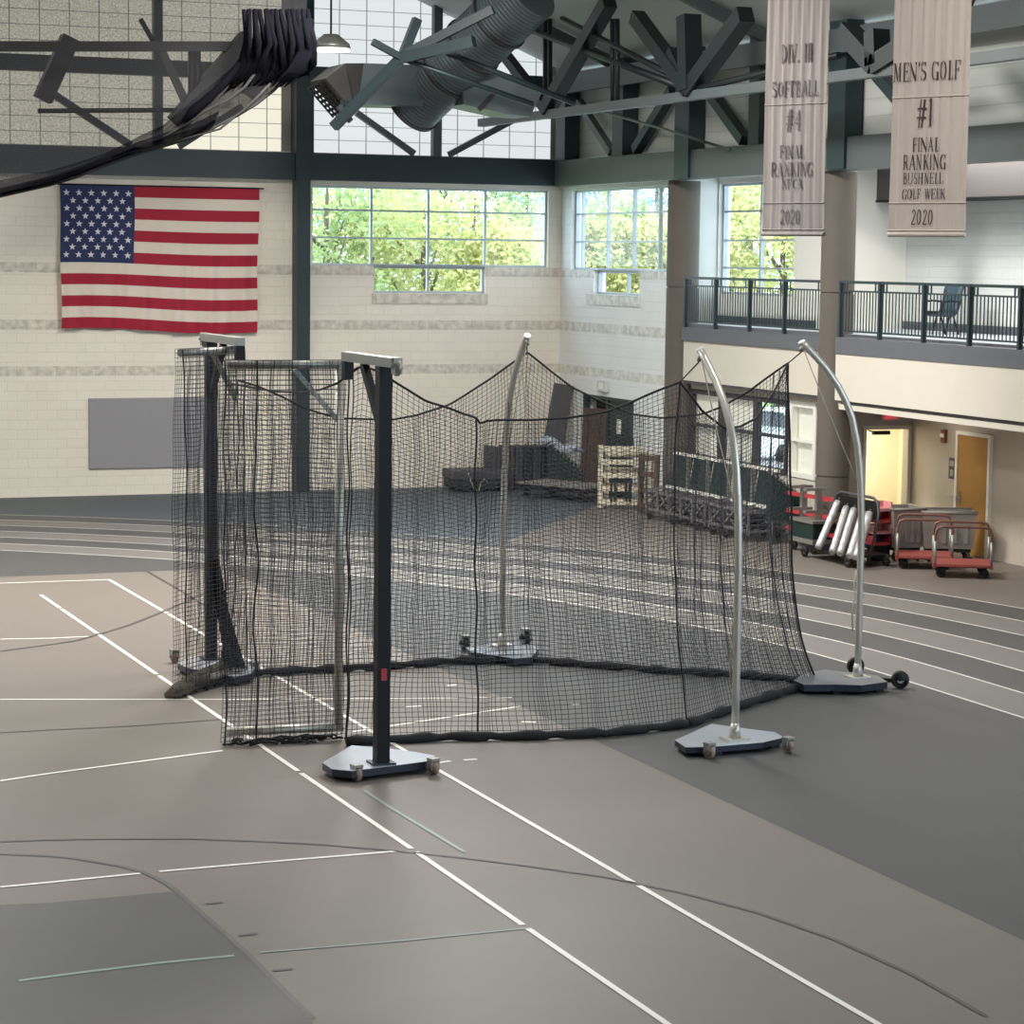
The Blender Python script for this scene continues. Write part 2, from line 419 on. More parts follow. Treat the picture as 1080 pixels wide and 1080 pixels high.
# the rest of the hall, unseen; front and side wall openings are sized for incoming daylight
M_far = mat('wall_far', rgb(190, 184, 174), .7)
s = MB(); s.quad((-24, -32, 0), (-24, YB, 0), (-24, YB, 19), (-24, -32, 19)); struct(s.build('wall_left', M_far))
s = MB(); s.quad((-26, -32, 0), (30, -32, 0), (30, -32, 3), (-26, -32, 3)); s.quad((-26, -32, 11), (30, -32, 11), (30, -32, 19), (-26, -32, 19)); s.quad((-26, -32, 3), (11, -32, 3), (11, -32, 11), (-26, -32, 11)); struct(s.build('wall_front', M_far))
s = MB(); s.quad((26.2, -32, 0), (26.2, 20, 0), (26.2, 20, 4), (26.2, -32, 4)); s.quad((26.2, -32, 9), (26.2, 20, 9), (26.2, 20, 10), (26.2, -32, 10)); s.quad((21.9, 20, 7.3), (26.2, 20, 7.3), (26.2, 20, 10), (21.9, 20, 10)); struct(s.build('wall_side', M_far))

# ------------------------------------------------------------------ steel frame on the back and side walls
def beam(name, p, q, w, h, m, label, cat='beam', group=None):
    o = MB().bar(p, q, w, h).build(name, m); return tag(o, label, cat, group)
beam('steel_beam', (-20, YB-.16, 7.13), (XR-.02, YB-.16, 7.13), .3, .58, M_steel, 'long dark green steel beam across the back wall above the window')
b2 = MB(); b2.bar((XR-.17, YB-.32, 7.11), (XR-.17, 20, 7.11), .3, .58); tag(b2.build('steel_beam', M_steel_l), 'dark green steel beam along the side wall over the balcony', 'beam')  # dark green steel; window light on it painted in as a lighter grey
beam('steel_beam', (-20, YB-.2, 9.12), (XR-.4, YB-.2, 9.12), .22, .34, M_steel, 'upper dark beam crossing the translucent panels of the back wall', 'beam')
st = MB(); st.box((15.5, YB-.36, -.01), (15.81, YB-.02, 6.84)); st.box((15.47, YB-.4, 6.84), (15.87, YB-.005, 12.2))
tag(st.build('steel_column', M_steel), 'dark green steel column standing against the back wall right of the flag', 'column')
c = MB(); c.box((12.36, YB-.3, 7.42), (12.55, YB-.1, 13)); tag(c.build('steel_column', M_steel), 'short dark steel post above the flag between translucent panels', 'column')
c = MB(); c.box((18.68, YB-.28, 7.42), (18.88, YB-.1, 11)); tag(c.build('steel_column', M_steel_l), 'short grey post behind the round duct above the window', 'column')
for (x0, x1, lab) in ((592, 601, 'short dark steel post in the corner above the beam'), (652, 662, 'second short dark steel post from the corner on the side wall'),
                      (718, 732, 'dark steel post above the nearer round concrete column left of the banners'), (796, 806, 'dark steel post partly behind the softball banner'), (880, 897, 'dark steel post between the two banners')):
    y0, y1 = RW(x0, 130, .25).y, RW(x1, 130, .25).y
    low = 6.84 if x0 in (718, 880) else 7.4
    c = MB(); c.box((XR-.3, y1, low), (XR-.02, y0, 9.45)); c.box((XR-.38, y1-.02, low), (XR-.3, y0+.02, 9.45))
    tag(c.build('steel_column', M_steel), lab, 'column')
def brace(name, pts, w, m, lab):
    o = MB()
    for p, q in pts:
        lo, hi = (p, q) if p.z < q.z else (q, p)
        lo = hi+(lo-hi)*((hi.z-7.43-w*.35)/(hi.z-lo.z))
        o.bar(lo, hi, w, w)
    return tag(o.build(name, m), lab, 'brace')
brace('steel_brace', [(B(376, 119, .25), B(431, 158, .25))], .13, M_steel_l, 'thin diagonal brace left of the round duct in front of white panel')
brace('steel_brace', [(B(550, 122, .25), B(483, 158, .25))], .13, M_steel_l, 'thin diagonal brace right of the round duct in front of white panel')
brace('steel_brace', [(B(45, 92, .25), B(136, 152, .25))], .15, M_steel, 'dark diagonal brace at far left above the flag')
brace('steel_brace', [(B(190, 154, .25), B(255, 112, .25))], .13, M_steel, 'dark diagonal brace beneath the draped net')
brace('steel_brace', [(RW(611, 108, .2), RW(644, 159, .2))], .16, M_steel_l, 'grey diagonal brace nearest the corner on the side wall')
brace('steel_brace', [(RW(710, 95, .2), RW(671, 158, .2))], .2, M_steel, 'dark diagonal brace rising right towards the middle post')
brace('steel_brace', [(RW(745, 92, .2), RW(786, 149, .2))], .2, M_steel, 'dark diagonal brace left of the softball banner')
brace('steel_brace', [(RW(912, 62, .2), RW(960, 118, .2))], .2, M_steel, 'dark diagonal brace between the two banners')
tag(MB().tube([RW(600, 108, .5), RW(700, 136, .5), RW(770, 158, .5)], .03, 6).build('tie_rod', M_steel_l), 'thin grey tie rod sloping across the side wall panels', 'rod')
# eave purlin along the side wall
pu = MB(); pu.bar((XR-.55, YB-.2, 9.05), (XR-.55, 20, 9.05), .12, .42); tag(pu.build('eave_beam', M_steel_l), 'grey eave beam under the roof along the side wall', 'beam')

# roof trusses
def truss(label, chords, webs, rods, m=M_steel, mw=None):
    t = thing('roof_truss', label, 'truss', chords[0][0])
    for p, q, w in chords: MB().bar(p, q, w, w).build('chord', m, t)
    for p, q, w in webs: MB().bar(p, q, w, w).build('diagonal', mw or m, t)
    for p, q, w in rods: MB().tube([p, q], w, 6).build('rod', mw or m, t)
    return t
XT = 19.6
def T(px, py): return atX(px, py, XT)
zc = T(505, 130).z
def TC(px): # on the lower chord line
    d = ray(px, 100); y = XT*d.y/d.x; return Vector((XT, y, zc))
n1, n2, n3 = TC(577)+Vector((0, 0, .1)), TC(728)+Vector((0, 0, .1)), TC(925)+Vector((0, 0, .1))
def up(n, px, py): 
    a = T(px, py); k = (11.0-n.z)/(a.z-n.z) if a.z > n.z else 1
    return n+(a-n)*max(1.0, min(k, 1.6))
truss('long grey lower truss running along the side wall under the roof',
      [(Vector((XT, 50.6, zc)), Vector((XT, 18, zc)), .17)],
      [(n1, up(n1, 617, 46), .28), (n1, up(n1, 528, 52), .2), (n2, up(n2, 692, 46), .26), (n2, up(n2, 764, 46), .3), (n2, up(n2, 727, 46), .34), (n3, up(n3, 905, 46), .3), (n3, up(n3, 962, 46), .3), (n3, up(n3, 925, 46), .3), (n2+Vector((0,.0,.0)), n2+Vector((0, .8, .75)), .22)],
      [(n2, up(n2, 598, 46), .07), (n2+Vector((0, 0, .1)), up(n2, 640, 46), .06), (n2, T(885, 58), .06), (T(646, 113), T(646, 20), .05), (T(651, 113), T(651, 20), .05), (T(575, 108), T(575, 20), .05), (T(580, 108), T(580, 20), .05)], M_steel_l, M_steel_d)
def Q(px, py, Y=46.5): return atY(px, py, Y)
truss('grey roof truss crossing in front of the round duct',
      [(Q(352, 134, 44), Q(426, 58, 43), .17), (Q(424, 61, 43), Q(500, 44, 42), .2), (Q(426, 58, 43), Q(520, 10, 42), .16)],
      [(Q(424, 61, 43), Q(393, 44, 43), .12), (Q(357, 112, 44), Q(370, 128, 44), .1), (Q(424, 61, 43), Q(440, 20, 43), .16)],
      [(Q(424, 62, 43), Q(562, 110, 43), .055), (Q(462, 52, 43), Q(606, 109, 43), .06), (Q(361, 106, 44), Q(361, 128, 44), .04), (Q(366, 106, 44), Q(366, 128, 44), .04)], M_steel)
truss('dark roof truss at top left behind the draped net',
      [(Q(-20, 49, 45), Q(330, 49, 45), .18), (Q(45, 105, 47), Q(74, 40, 47), .34), (Q(186, 130, 45), Q(262, 40, 45), .36)],
      [(Q(168, 52, 45), Q(198, 118, 45), .07), (Q(172, 52, 45), Q(203, 118, 45), .07), (Q(262, 100, 45), Q(300, 44, 45), .3)],
      [(Q(202, 46, 45), Q(202, 116, 45), .07), (Q(208, 46, 45), Q(208, 116, 45), .07), (Q(40, 117, 45), Q(198, 116, 45), .05), (Q(164, 48, 45), Q(148, 20, 45), .05)], M_steel_d)
# purlins under the deck
for i, (y) in enumerate((48.0, 41.0, 34.0)):
    o = MB().bar((XR-.3, y, zr(XR-.3)-.2), (2, y, zr(2)-.2), .14, .24).build('roof_rafter', M_steel_l)
    tag(o, ['grey sloping rafter under the roof nearest the back wall', 'grey sloping rafter second from the back wall', 'grey sloping rafter nearest the banners'][i], 'rafter')

# ------------------------------------------------------------------ round duct with two branches
M_duct = mat('duct_grey', rgb(86, 95, 99), .45, metal=.3, noise=.06, nscale=3)
M_duct_d = mat('duct_dark', rgb(66, 64, 64), .5, metal=.2)
A0, A1 = atY(433, 112, 46), atY(560, -10, 43.2)
du = thing('ventilation_duct', 'big round spiral metal duct hanging under the roof with a rectangular branch each side', 'duct', A0)
ax = (A1-A0); ln = ax.length; ax /= ln
pts, rad = [], []
k = 0; L_ = 0.0
while L_ < ln:
    for dr, dl in ((.60, 0), (.60, .05), (.59, .06), (.59, .07)):
        pts.append(A0+ax*(L_+dl)); rad.append(dr)
    L_ += .08
MB().tube(pts, rad, 40).build('spiral_pipe', M_duct, du)
for d in (.02, 1.15, 1.95, 2.75):
    MB().tube([A0+ax*d, A0+ax*(d+.07)], .635, 40).build('flange', M_duct_d, du)
def duct_box(pp, sz, m, nm):
    o = MB()
    rings = []
    for p, (w, h, ux, uz) in zip(pp, sz):
        ux, uz = unit(ux), unit(uz); rings.append([p+ux*w+uz*h, p-ux*w+uz*h, p-ux*w-uz*h, p+ux*w-uz*h])
    V = [v for r_ in rings for v in r_]; Fc = []
    for i in range(len(rings)-1):
        for j in range(4): Fc.append((4*i+j, 4*i+(j+1) % 4, 4*i+4+(j+1) % 4, 4*i+4+j))
    Fc.append((3, 2, 1, 0)); e = 4*(len(rings)-1); Fc.append((e, e+1, e+2, e+3))
    o.add(V, Fc); return o.build(nm, m, du)
yy = (0, 1, 0); zz = (0, 0, 1)
duct_box([atY(440, 92, 45.6), atY(372, 90, 45.6), ], [(.5, .4, yy, (.15, 0, 1)), (.5, .4, yy, (.15, 0, 1))], M_duct, 'branch_duct')
e0, e1 = atY(372, 90, 45.6), atY(350, 102, 45.4)
elb = duct_box([e0, atY(362, 91, 45.5), e1], [(.5, .4, yy, (.15, 0, 1)), (.5, .42, yy, (-.3, 0, 1)), (.5, .42, (0, 1, 0), (-.75, 0, .8))], M_duct_d, 'elbow')
gr = MB(); gd = unit((-.8, -.25, -.72)); gu = unit((-.75, 0, .8)); gs = gd.cross(gu).normalized()
for i in range(-3, 4): gr.bar(e1+gd*.04+gu*(.11*i)-gs*.42, e1+gd*.04+gu*(.11*i)+gs*.42, .04, .05)
for i in range(-3, 4): gr.bar(e1+gd*.06+gs*(.13*i)-gu*.38, e1+gd*.06+gs*(.13*i)+gu*.38, .03, .03)
gr.build('grille', M_black, elb)
duct_box([atY(478, 92, 45.2), atY(530, 104, 45), atY(556, 112, 44.9)], [(.5, .36, yy, (-.1, 0, 1)), (.5, .34, yy, (.2, 0, 1)), (.45, .26, yy, (.5, 0, 1))], M_duct, 'branch_duct')
MB().bar(atY(528, 90, 44.6), atY(505, 116, 44.6), .08, .08).build('flange', M_duct_d, du)

# high-bay lamp
M_lamp = mat('lamp_glow', rgb(255, 252, 244), .5, emit=(rgb(255, 250, 240), 3.0))
lp = atY(349, 53, 45)
la = thing('high_bay_lamp', 'round white glowing high bay lamp under the roof beside the net bundle', 'lamp', lp)
MB().tube([lp+Vector((0, 0, .02)), lp+Vector((0, 0, -.02))], [.36, .36], 28).build('diffuser', M_lamp, la)
MB().tube([lp+Vector((0, 0, .03)), lp+Vector((0, 0, .12)), lp+Vector((0, 0, .3))], [.38, .36, .14], 28).build('housing', M_galv, la)
MB().tube([lp+Vector((0, 0, .3)), Vector((lp.x, lp.y, zr(lp.x)))], .02, 6).build('hanger', M_black, la)
# ------------------------------------------------------------------ balcony, columns, lower recess
XF = 21.90; XF2 = 21.66
yc2 = atX(880, 420, 22.0).y; yc1 = atX(721.5, 400, 22.2).y
def column(x, y, r, lab):
    o = MB()
    for z0, z1, rr in ((-.01, 1.28, r), (1.28, 1.315, r-.02), (1.315, 4.62, r), (4.62, 4.655, r-.02), (4.655, 6.82, r)):
        o.tube([(x, y, z) for z in (z0, z0+.004, z0+.008, (z0+z1)/2, z1-.008, z1-.004, z1)], rr, 40)
    o = o.build('concrete_column', M_conc)
    return tag(o, lab, 'column')
column(22.12, yc1, .335, 'round concrete column at the end of the brick side wall, left end of the balcony')
column(22.0, yc2, .31, 'round concrete column between the two banners in front of the balcony')
YL0 = atX(719, 350, XF).y; YL1 = atX(865, 350, XF).y; YR0 = atX(881, 355, XF2).y; YE = 20.0
# slab with its grey edge; floors inside
s = MB()
s.box((XF, YL1-.3, 3.56), (26, YL0, 3.83)); s.box((XF2, YE, 3.56), (26, YR0, 3.86)); s.box((XF+.1, YE, 3.56), (26.2, 46.4, 3.90))
struct(s.build('floor_balcony', M_slab))
M_lav = mat('balcony_floor', rgb(196, 206, 212), .35)
s = MB(); s.quad((XF+.15, YE, 3.905), (26, YE, 3.905), (26, 46.4, 3.905), (XF+.15, 46.4, 3.905)); struct(s.build('floor_balcony_deck', M_lav))
# cream fascia under the slab
s = MB()
s.box((XF+.05, YL1-.2, 2.74), (XF+.3, YL0, 3.56)); s.box((XF2+.02, YE, 2.73), (XF2+.3, YR0, 3.56)); s.box((XF2+.04, YE, 2.57), (XF2+.3, YR0-.12, 2.66))
struct(s.build('wall_fascia', M_cream))
s = MB(); s.box((XF2+.1, YE, 2.65), (XF2+.3, YR0-.1, 2.74)); s.box((XF+.07, YL1-.2, 2.68), (XF+.25, YL0, 2.74)); struct(s.build('trim_3', M_char))
s = MB(); s.box((XF2+.25, YE, 2.60), (25, 39.2, 2.66)); struct(s.build('ceiling_recess', M_gwall))
# walls of the balcony
XW = 23.2; yret = atX(757, 250, XW).y
BW = (atX(838, 250, XW).y, yret-.02, 4.5, 6.8)
wall_with_holes('Y', XW, .25, 41.6, yret, 3.88, 7.4, [BW], [], 'wall_balcony_window', [M_white, M_white], 1)
s = MB(); s.box((XR+.32, yret+.01, 3.88), (XW+.3, yret+.2, 7.4)); s.box((XW+.03, 41.4, 3.88), (25.2, 41.7, 7.4)); struct(s.build('wall_balcony_return', M_white))
win_grid('window_7', 'Y', XW, [(*BW, [atX(797, 250, XW).y], [6.22, 5.62, 5.05])], 'window behind the balcony railing beside the softball banner')
M_blockW = block_mat('painted_block_white', rgb(206, 209, 207), 'Y')
s = MB(); s.quad((25.0, YE, 3.88), (25.0, 41.6, 3.88), (25.0, 41.6, 7.4), (25.0, YE, 7.4)); struct(s.build('wall_balcony_rear', M_blockW))
s = MB(); s.box((24.97, YE, 3.9), (25.0, 41.5, 4.06)); struct(s.build('baseboard_balcony', mat('base_vinyl', rgb(74, 78, 88), .5)))
s = MB(); s.box((XW-.03, 41.7, 3.9), (XW, yret, 4.05)); struct(s.build('baseboard_balcony_window', MATS['base_vinyl']))
M_bulk = mat('bulkhead', rgb(98, 94, 92), .6, noise=.06, nscale=2)
s = MB(); s.box((24.3, YE, 6.40), (25.2, 41.6, 7.2)); struct(s.build('wall_bulkhead', M_bulk))
s = MB(); s.box((24.28, YE, 6.36), (25.2, 41.6, 6.40)); struct(s.build('trim_4', M_black))
s = MB(); s.quad((XF+.3, YE, 7.35), (25.2, YE, 7.35), (25.2, 46.5, 7.35), (XF+.3, 46.5, 7.35)); struct(s.build('ceiling_balcony', M_gwall))

# balcony railings
def railing(label, x, ys, ztop, zb, m=M_steel):
    t = thing('balcony_railing', label, 'railing', (x, ys[0], zb))
    for i, y in enumerate(ys):
        MB().box((x-.045, y-.03, zb-.16), (x+.03, y+.03, ztop-.02)).build('post', m, t)
    MB().box((x-.035, ys[-1]-.04, ztop-.05), (x+.035, ys[0]+.04, ztop)).build('top_rail', m, t)
    for ya, yb in zip(ys, ys[1:]):
        p = MB(); hi, lo = ya-.07, yb+.07
        p.box((x-.015, lo, ztop-.2), (x+.015, hi, ztop-.17)); p.box((x-.015, lo, zb+.08), (x+.015, hi, zb+.11))
        n = 12
        for k in range(n+1):
            y = lo+(hi-lo)*k/n; p.box((x-.008, y-.008, zb+.1), (x+.008, y+.008, ztop-.18))
        for y in (lo+.02, hi-.02, lo+.12, hi-.12): p.box((x-.01, y-.012, ztop-.19), (x+.01, y+.012, ztop-.04))
        p.build('picket_panel', m, t)
    return t
yl = [atX(p, 300, XF+.06).y for p in (724, 755.5, 791.5, 828.5)]
railing('dark green picket railing on the balcony between the two concrete columns', XF+.06, yl+[YL1+.02], 4.865, 3.86)
yr = [atX(p, 320, XF2+.06).y for p in (887.5, 929, 975.5, 1024)]
yr += [yr[-1]-1.45*k for k in range(1, 9)]
railing('dark green picket railing on the balcony right of the concrete column, below the golf banner', XF2+.06, yr, 4.87, 3.88)
# chair on the balcony behind the railing
cp = atX(995, 352, 23.9); cp.z = 3.905
M_seat = mat('chair_blue_grey', rgb(46, 66, 78), .5)
ch = thing('lounge_chair', 'dark blue grey chair with tall curved back standing on the balcony behind the railing', 'chair', cp)
f2 = unit((-.96, -.2, 0)); s2 = Vector((-f2.y, f2.x, 0))   # facing direction, side
def cpt(f, s_, z): return cp+f2*f*.7+s2*s_*.8+Vector((0, 0, z*.9))
def shell(prof, w, th, nm):
    o = MB(); n = len(prof); V = []
    for (f, z) in prof:
        for s_ in (-w, -w*.5, 0, w*.5, w):
            V.append(cpt(f+.04*(abs(s_)/w)**2, s_, z))
    Fq = [(5*i+j, 5*i+j+1, 5*i+6+j, 5*i+5+j) for i in range(n-1) for j in range(4)]
    o.add(V, Fq, True); ob = o.build(nm, M_seat, ch); so = ob.modifiers.new('thick', 'SOLIDIFY'); so.thickness = th; return ob
shell([(-.12, .44), (-.2, .56), (-.26, .72), (-.3, .9), (-.36, 1.0)], .27, .06, 'backrest')
shell([(.42, .46), (.2, .43), (0, .42), (-.14, .45)], .27, .06, 'seat')
for sd in (-1, 1):
    MB().tube([cpt(-.24, .29*sd, .66), cpt(.1, .3*sd, .68), cpt(.38, .3*sd, .66), cpt(.42, .3*sd, .46)], .018, 8).build('armrest', M_black, ch)
    MB().tube([cpt(.02, .2*sd, .42), cpt(.16, .22*sd, 0)], .017, 8).build('leg', M_black, ch)
    MB().tube([cpt(-.08, .2*sd, .43), cpt(-.3, .22*sd, 0)], .017, 8).build('leg', M_black, ch)
o = MB(); o.bar(cpt(.42, -.3, .45), cpt(.42, .3, .45), .05, .05); o.build('front_rail', M_black, ch)

# lower level: glazed wall with cream frames left of the column
XG = 22.2
s = MB(); s.box((XG, 39.2, 2.56), (XG+.2, YL0+.4, 2.78)); s.box((XG, 39.2, 0), (XG+.2, YL0+.4, 1.12)); s.box((XG, 39.0, 0), (XG+.2, 39.78, 2.7)); struct(s.build('wall_glazed', M_cream))
M_blind = mat('blind_cream', rgb(222, 220, 208), .7, emit=(rgb(226, 224, 212), .22))  # faint emission paints the daylight shining through the blinds
def gwin(name, pa, pb, blind, label, fm=None):
    ya, yb = atX(pa, 450, XG).y, atX(pb, 450, XG).y
    w = bpy.data.objects.new(name, None); COL.objects.link(w); ORG[w.name] = Vector((0, 0, 0)); w['kind'] = 'structure'; w['label'] = label
    f = MB()
    z0, z1 = 1.12, 2.56
    hw = .05 if fm is None else .03
    for y in (ya-.04, yb+.04): f.box((XG-.03, y-hw, z0), (XG+.1, y+hw, z1))
    for z in (z0+.05, z1-.05): f.box((XG-.028, yb+.04+hw, z-.05), (XG+.098, ya-.04-hw, z+.05))
    f.box((XG-.02, yb+.05, 1.80), (XG+.09, ya-.05, 1.86))
    f.build('window_frame', fm or M_white, w)
    g_ = MB(); g_.quad((XG+.05, yb, z0), (XG+.05, ya, z0), (XG+.05, ya, z1), (XG+.05, yb, z1)); g_.build('window_pane', M_glass, w)
    if blind:
        g_ = MB(); n = 24; P_ = []
        for i in range(n+1):
            y = yb+(ya-yb)*i/n; d = .012*math.sin(i*2.3); P_ += [(XG+.13+d, y, z0), (XG+.13+d, y, z1)]
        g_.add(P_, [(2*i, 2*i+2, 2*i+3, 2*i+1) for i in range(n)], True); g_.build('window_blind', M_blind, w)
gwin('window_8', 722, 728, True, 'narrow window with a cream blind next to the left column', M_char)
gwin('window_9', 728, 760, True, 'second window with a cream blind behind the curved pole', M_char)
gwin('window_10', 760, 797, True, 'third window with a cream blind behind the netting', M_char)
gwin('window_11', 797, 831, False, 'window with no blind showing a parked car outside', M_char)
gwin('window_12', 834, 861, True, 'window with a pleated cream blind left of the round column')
# doorway wall facing the hall, corridor behind, side wall of the recess
YD = 39.0; XD0, XD1 = atY(912, 470, YD).x, atY(958, 470, YD).x
s = MB(); s.box((21.95, YD, 0), (XD0, YD+.15, 2.66)); s.box((XD1, YD, 0), (24.0, YD+.15, 2.66)); s.box((XD0, YD, 2.14), (XD1, YD+.15, 2.66)); struct(s.build('wall_doorway', M_gwall))
s = MB(); s.box((XD0-.05, YD-.03, 0), (XD0+.02, YD+.17, 2.12)); s.box((XD1-.02, YD-.03, 0), (XD1+.05, YD+.17, 2.12)); s.box((XD0-.05, YD-.03, 2.12), (XD1+.05, YD+.17, 2.19)); struct(s.build('door_1', mat('door_frame_grey', rgb(186, 180, 170), .5)))
M_corr = mat('corridor_cream', rgb(240, 230, 200), .6)
s = MB(); s.box((22.42, 41.3, 0), (25.0, 41.4, 2.6)); s.box((24.9, YD+.1, 0), (25.0, 41.4, 2.6)); s.box((22.40, YD+.1, 0), (22.45, 41.4, 2.6)); s.box((22.4, YD+.1, 2.5), (25, 41.4, 2.55)); struct(s.build('wall_corridor', M_corr))
tag(MB().box((XD0+.2, YD+.02, 2.02), (XD0+.55, YD+.10, 2.09)).bar((XD0+.3, YD-.02, 2.05), (XD0+.14, YD+.14, 2.10), .02).build('door_closer', M_black), 'small dark door closer at the top of the bright doorway', 'closer')
XE = 23.8
s = MB(); s.box((XE, YE, 0), (XE+.2, YD, 2.66)); struct(s.build('wall_recess', mat('plaster_warm', rgb(186, 176, 162), .6, noise=.03)))
yd0, yd1 = atX(1013, 480, XE).y, atX(1013, 480, XE).y-.98
s = MB(); s.box((XE-.02, yd0+.12, 0), (XE, YD-.02, .12)); struct(s.build('baseboard_recess', M_slab))
d2 = bpy.data.objects.new('door_2', None); COL.objects.link(d2); ORG[d2.name] = Vector((0, 0, 0)); d2['kind'] = 'structure'; d2['label'] = 'golden brown wooden door at the right edge'
MB().box((XE-.05, yd1, .01), (XE-.005, yd0, 2.14)).build('door_leaf', M_wood, d2)
o = MB(); o.box((XE-.07, yd0, 0), (XE, yd0+.07, 2.14)); o.box((XE-.07, yd1-.07, 0), (XE, yd1, 2.14)); o.box((XE-.07, yd1-.07, 2.14), (XE, yd0+.07, 2.2)); o.build('door_frame', M_white, d2)
o = MB(); o.tube([(XE-.05, yd0-.08, 1.0), (XE-.11, yd0-.08, 1.0)], .025, 10); o.tube([(XE-.11, yd0-.08, 1.0), (XE-.11, yd0-.2, 1.0)], .014, 8); o.box((XE-.06, yd0-.11, .88), (XE-.05, yd0-.05, 1.12)); o.build('door_handle', M_galv, d2)
# exit sign, strobe, room sign, switch plate
ex = atY(939, 438, YD-.25)
t = thing('exit_sign', 'small red lit EXIT sign over the bright doorway', 'sign', ex)
MB().box((ex.x-.17, ex.y-.02, ex.z-.09), (ex.x+.17, ex.y+.03, ex.z+.09)).build('housing', mat('sign_pink', rgb(214, 150, 150), .5), t)
o = MB(); o.box((ex.x-.02, ex.y-.01, ex.z+.09), (ex.x+.02, ex.y+.02, 2.61)); o.build('bracket', M_white, t)
M_led = mat('exit_red', rgb(232, 40, 60), .5, emit=(rgb(235, 40, 60), 1.2))
# ------------------------------------------------------------------ lettering drawn as serif strokes (box 0..w by 0..1)
def arc(cx, cy, rx, ry, a0, a1, n=10):
    return [(cx+rx*math.cos(math.radians(a0+(a1-a0)*i/n)), cy+ry*math.sin(math.radians(a0+(a1-a0)*i/n))) for i in range(n+1)]
TK, TN = .14, .06
def ser(x, y, w=.2): return ([(x-w/2, y), (x+w/2, y)], TN)
GL = {}
def vst(x, y0=0, y1=1, s0=True, s1=True):
    o = [([(x, y0), (x, y1)], TK)]
    if s0: o.append(ser(x, y0+.025))
    if s1: o.append(ser(x, y1-.025))
    return o
GL['I'] = (.28, vst(.14))
GL['L'] = (.6, vst(.14)+[([(.14, .03), (.56, .03)], TN), ([(.54, 0), (.56, .25)], TN)])
GL['F'] = (.58, vst(.14)+[([(.14, .97), (.55, .97)], TN), ([(.54, 1), (.55, .76)], TN), ([(.14, .52), (.42, .52)], TN), ([(.42, .62), (.42, .42)], TN)])
GL['E'] = (.62, vst(.14)+[([(.14, .97), (.56, .97)], TN), ([(.56, 1), (.57, .78)], TN), ([(.14, .52), (.44, .52)], TN), ([(.44, .62), (.44, .42)], TN), ([(.14, .03), (.58, .03)], TN), ([(.57, 0), (.59, .24)], TN)])
GL['T'] = (.68, vst(.34, 0, 1, True, False)+[([(.04, .97), (.64, .97)], TN), ([(.05, 1), (.04, .76)], TN), ([(.63, 1), (.64, .76)], TN)])
GL['H'] = (.76, vst(.14)+vst(.62)+[([(.14, .52), (.62, .52)], TN)])
GL['N'] = (.78, [([(.14, 0), (.14, 1)], TN), ser(.14, .025), ser(.1, .975), ([(.12, .98), (.64, .02)], TK), ([(.64, 0), (.64, 1)], TN), ser(.64, .975)])
GL['M'] = (.92, [([(.12, 0), (.14, 1)], TN), ser(.12, .025), ser(.1, .975), ([(.14, .98), (.45, .04)], TK), ([(.45, .04), (.76, .98)], TN), ([(.78, 0), (.78, 1)], TK), ser(.78, .025), ser(.8, .975)])
GL['A'] = (.74, [([(.1, 0), (.38, 1)], TN), ([(.36, 1), (.64, 0)], TK), ([(.2, .34), (.54, .34)], TN), ser(.1, .025), ser(.64, .025)])
GL['V'] = (.74, [([(.1, 1), (.38, 0)], TK), ([(.37, 0), (.64, 1)], TN), ser(.1, .975), ser(.64, .975)])
GL['W'] = (1.02, [([(.1, 1), (.32, 0)], TK), ([(.32, 0), (.52, .9)], TN), ([(.5, .95), (.7, 0)], TK), ([(.7, 0), (.92, 1)], TN), ser(.1, .975), ser(.92, .975), ser(.5, .975)])
GL['K'] = (.74, vst(.14)+[([(.18, .46), (.6, .98)], TN), ([(.3, .58), (.64, .02)], TK), ser(.6, .975), ser(.66, .025)])
GL['D'] = (.74, vst(.14)+[([(.14, .97)]+arc(.3, .5, .36, .47, 90, 60, 3), TN), (arc(.3, .5, .36, .47, 62, -62), TK), (arc(.3, .5, .36, .47, -60, -90, 3)+[(.14, .03)], TN)])
GL['P'] = (.62, vst(.14)+[([(.14, .97)]+arc(.3, .73, .25, .24, 90, -90)+[(.14, .49)], TK*.8)])
GL['R'] = (.72, vst(.14)+[([(.14, .97)]+arc(.3, .74, .24, .23, 90, -90)+[(.14, .51)], TK*.75), ([(.32, .5), (.62, .03)], TK), ser(.64, .025)])
GL['B'] = (.66, vst(.14)+[([(.14, .97)]+arc(.3, .76, .2, .21, 90, -90)+[(.14, .55)], TK*.75), ([(.14, .53)]+arc(.3, .28, .26, .25, 90, -90)+[(.14, .03)], TK*.75)])
GL['O'] = (.76, [(arc(.38, .5, .3, .47, 60, 120, 4), TN), (arc(.38, .5, .3, .47, 118, 242), TK), (arc(.38, .5, .3, .47, 240, 300, 4), TN), (arc(.38, .5, .3, .47, 298, 422), TK)])
GL['C'] = (.7, [(arc(.4, .5, .31, .47, 38, 112, 6), TN), (arc(.4, .5, .31, .47, 110, 250), TK), (arc(.4, .5, .31, .47, 248, 322, 6), TN), ([(.65, .98), (.65, .72)], TN)])
GL['G'] = (.76, GL['C'][1]+[([(.62, .02), (.62, .42)], TK), ser(.6, .42)])
GL['S'] = (.58, [(arc(.29, .74, .2, .23, 35, 110, 5), TN), (arc(.29, .74, .2, .23, 108, 250, 8)+arc(.29, .27, .21, .24, 70, -70, 8), TK*.85), (arc(.29, .27, .21, .24, -68, -145, 5), TN), ([(.48, .98), (.48, .74)], TN), ([(.08, .02), (.08, .28)], TN)])
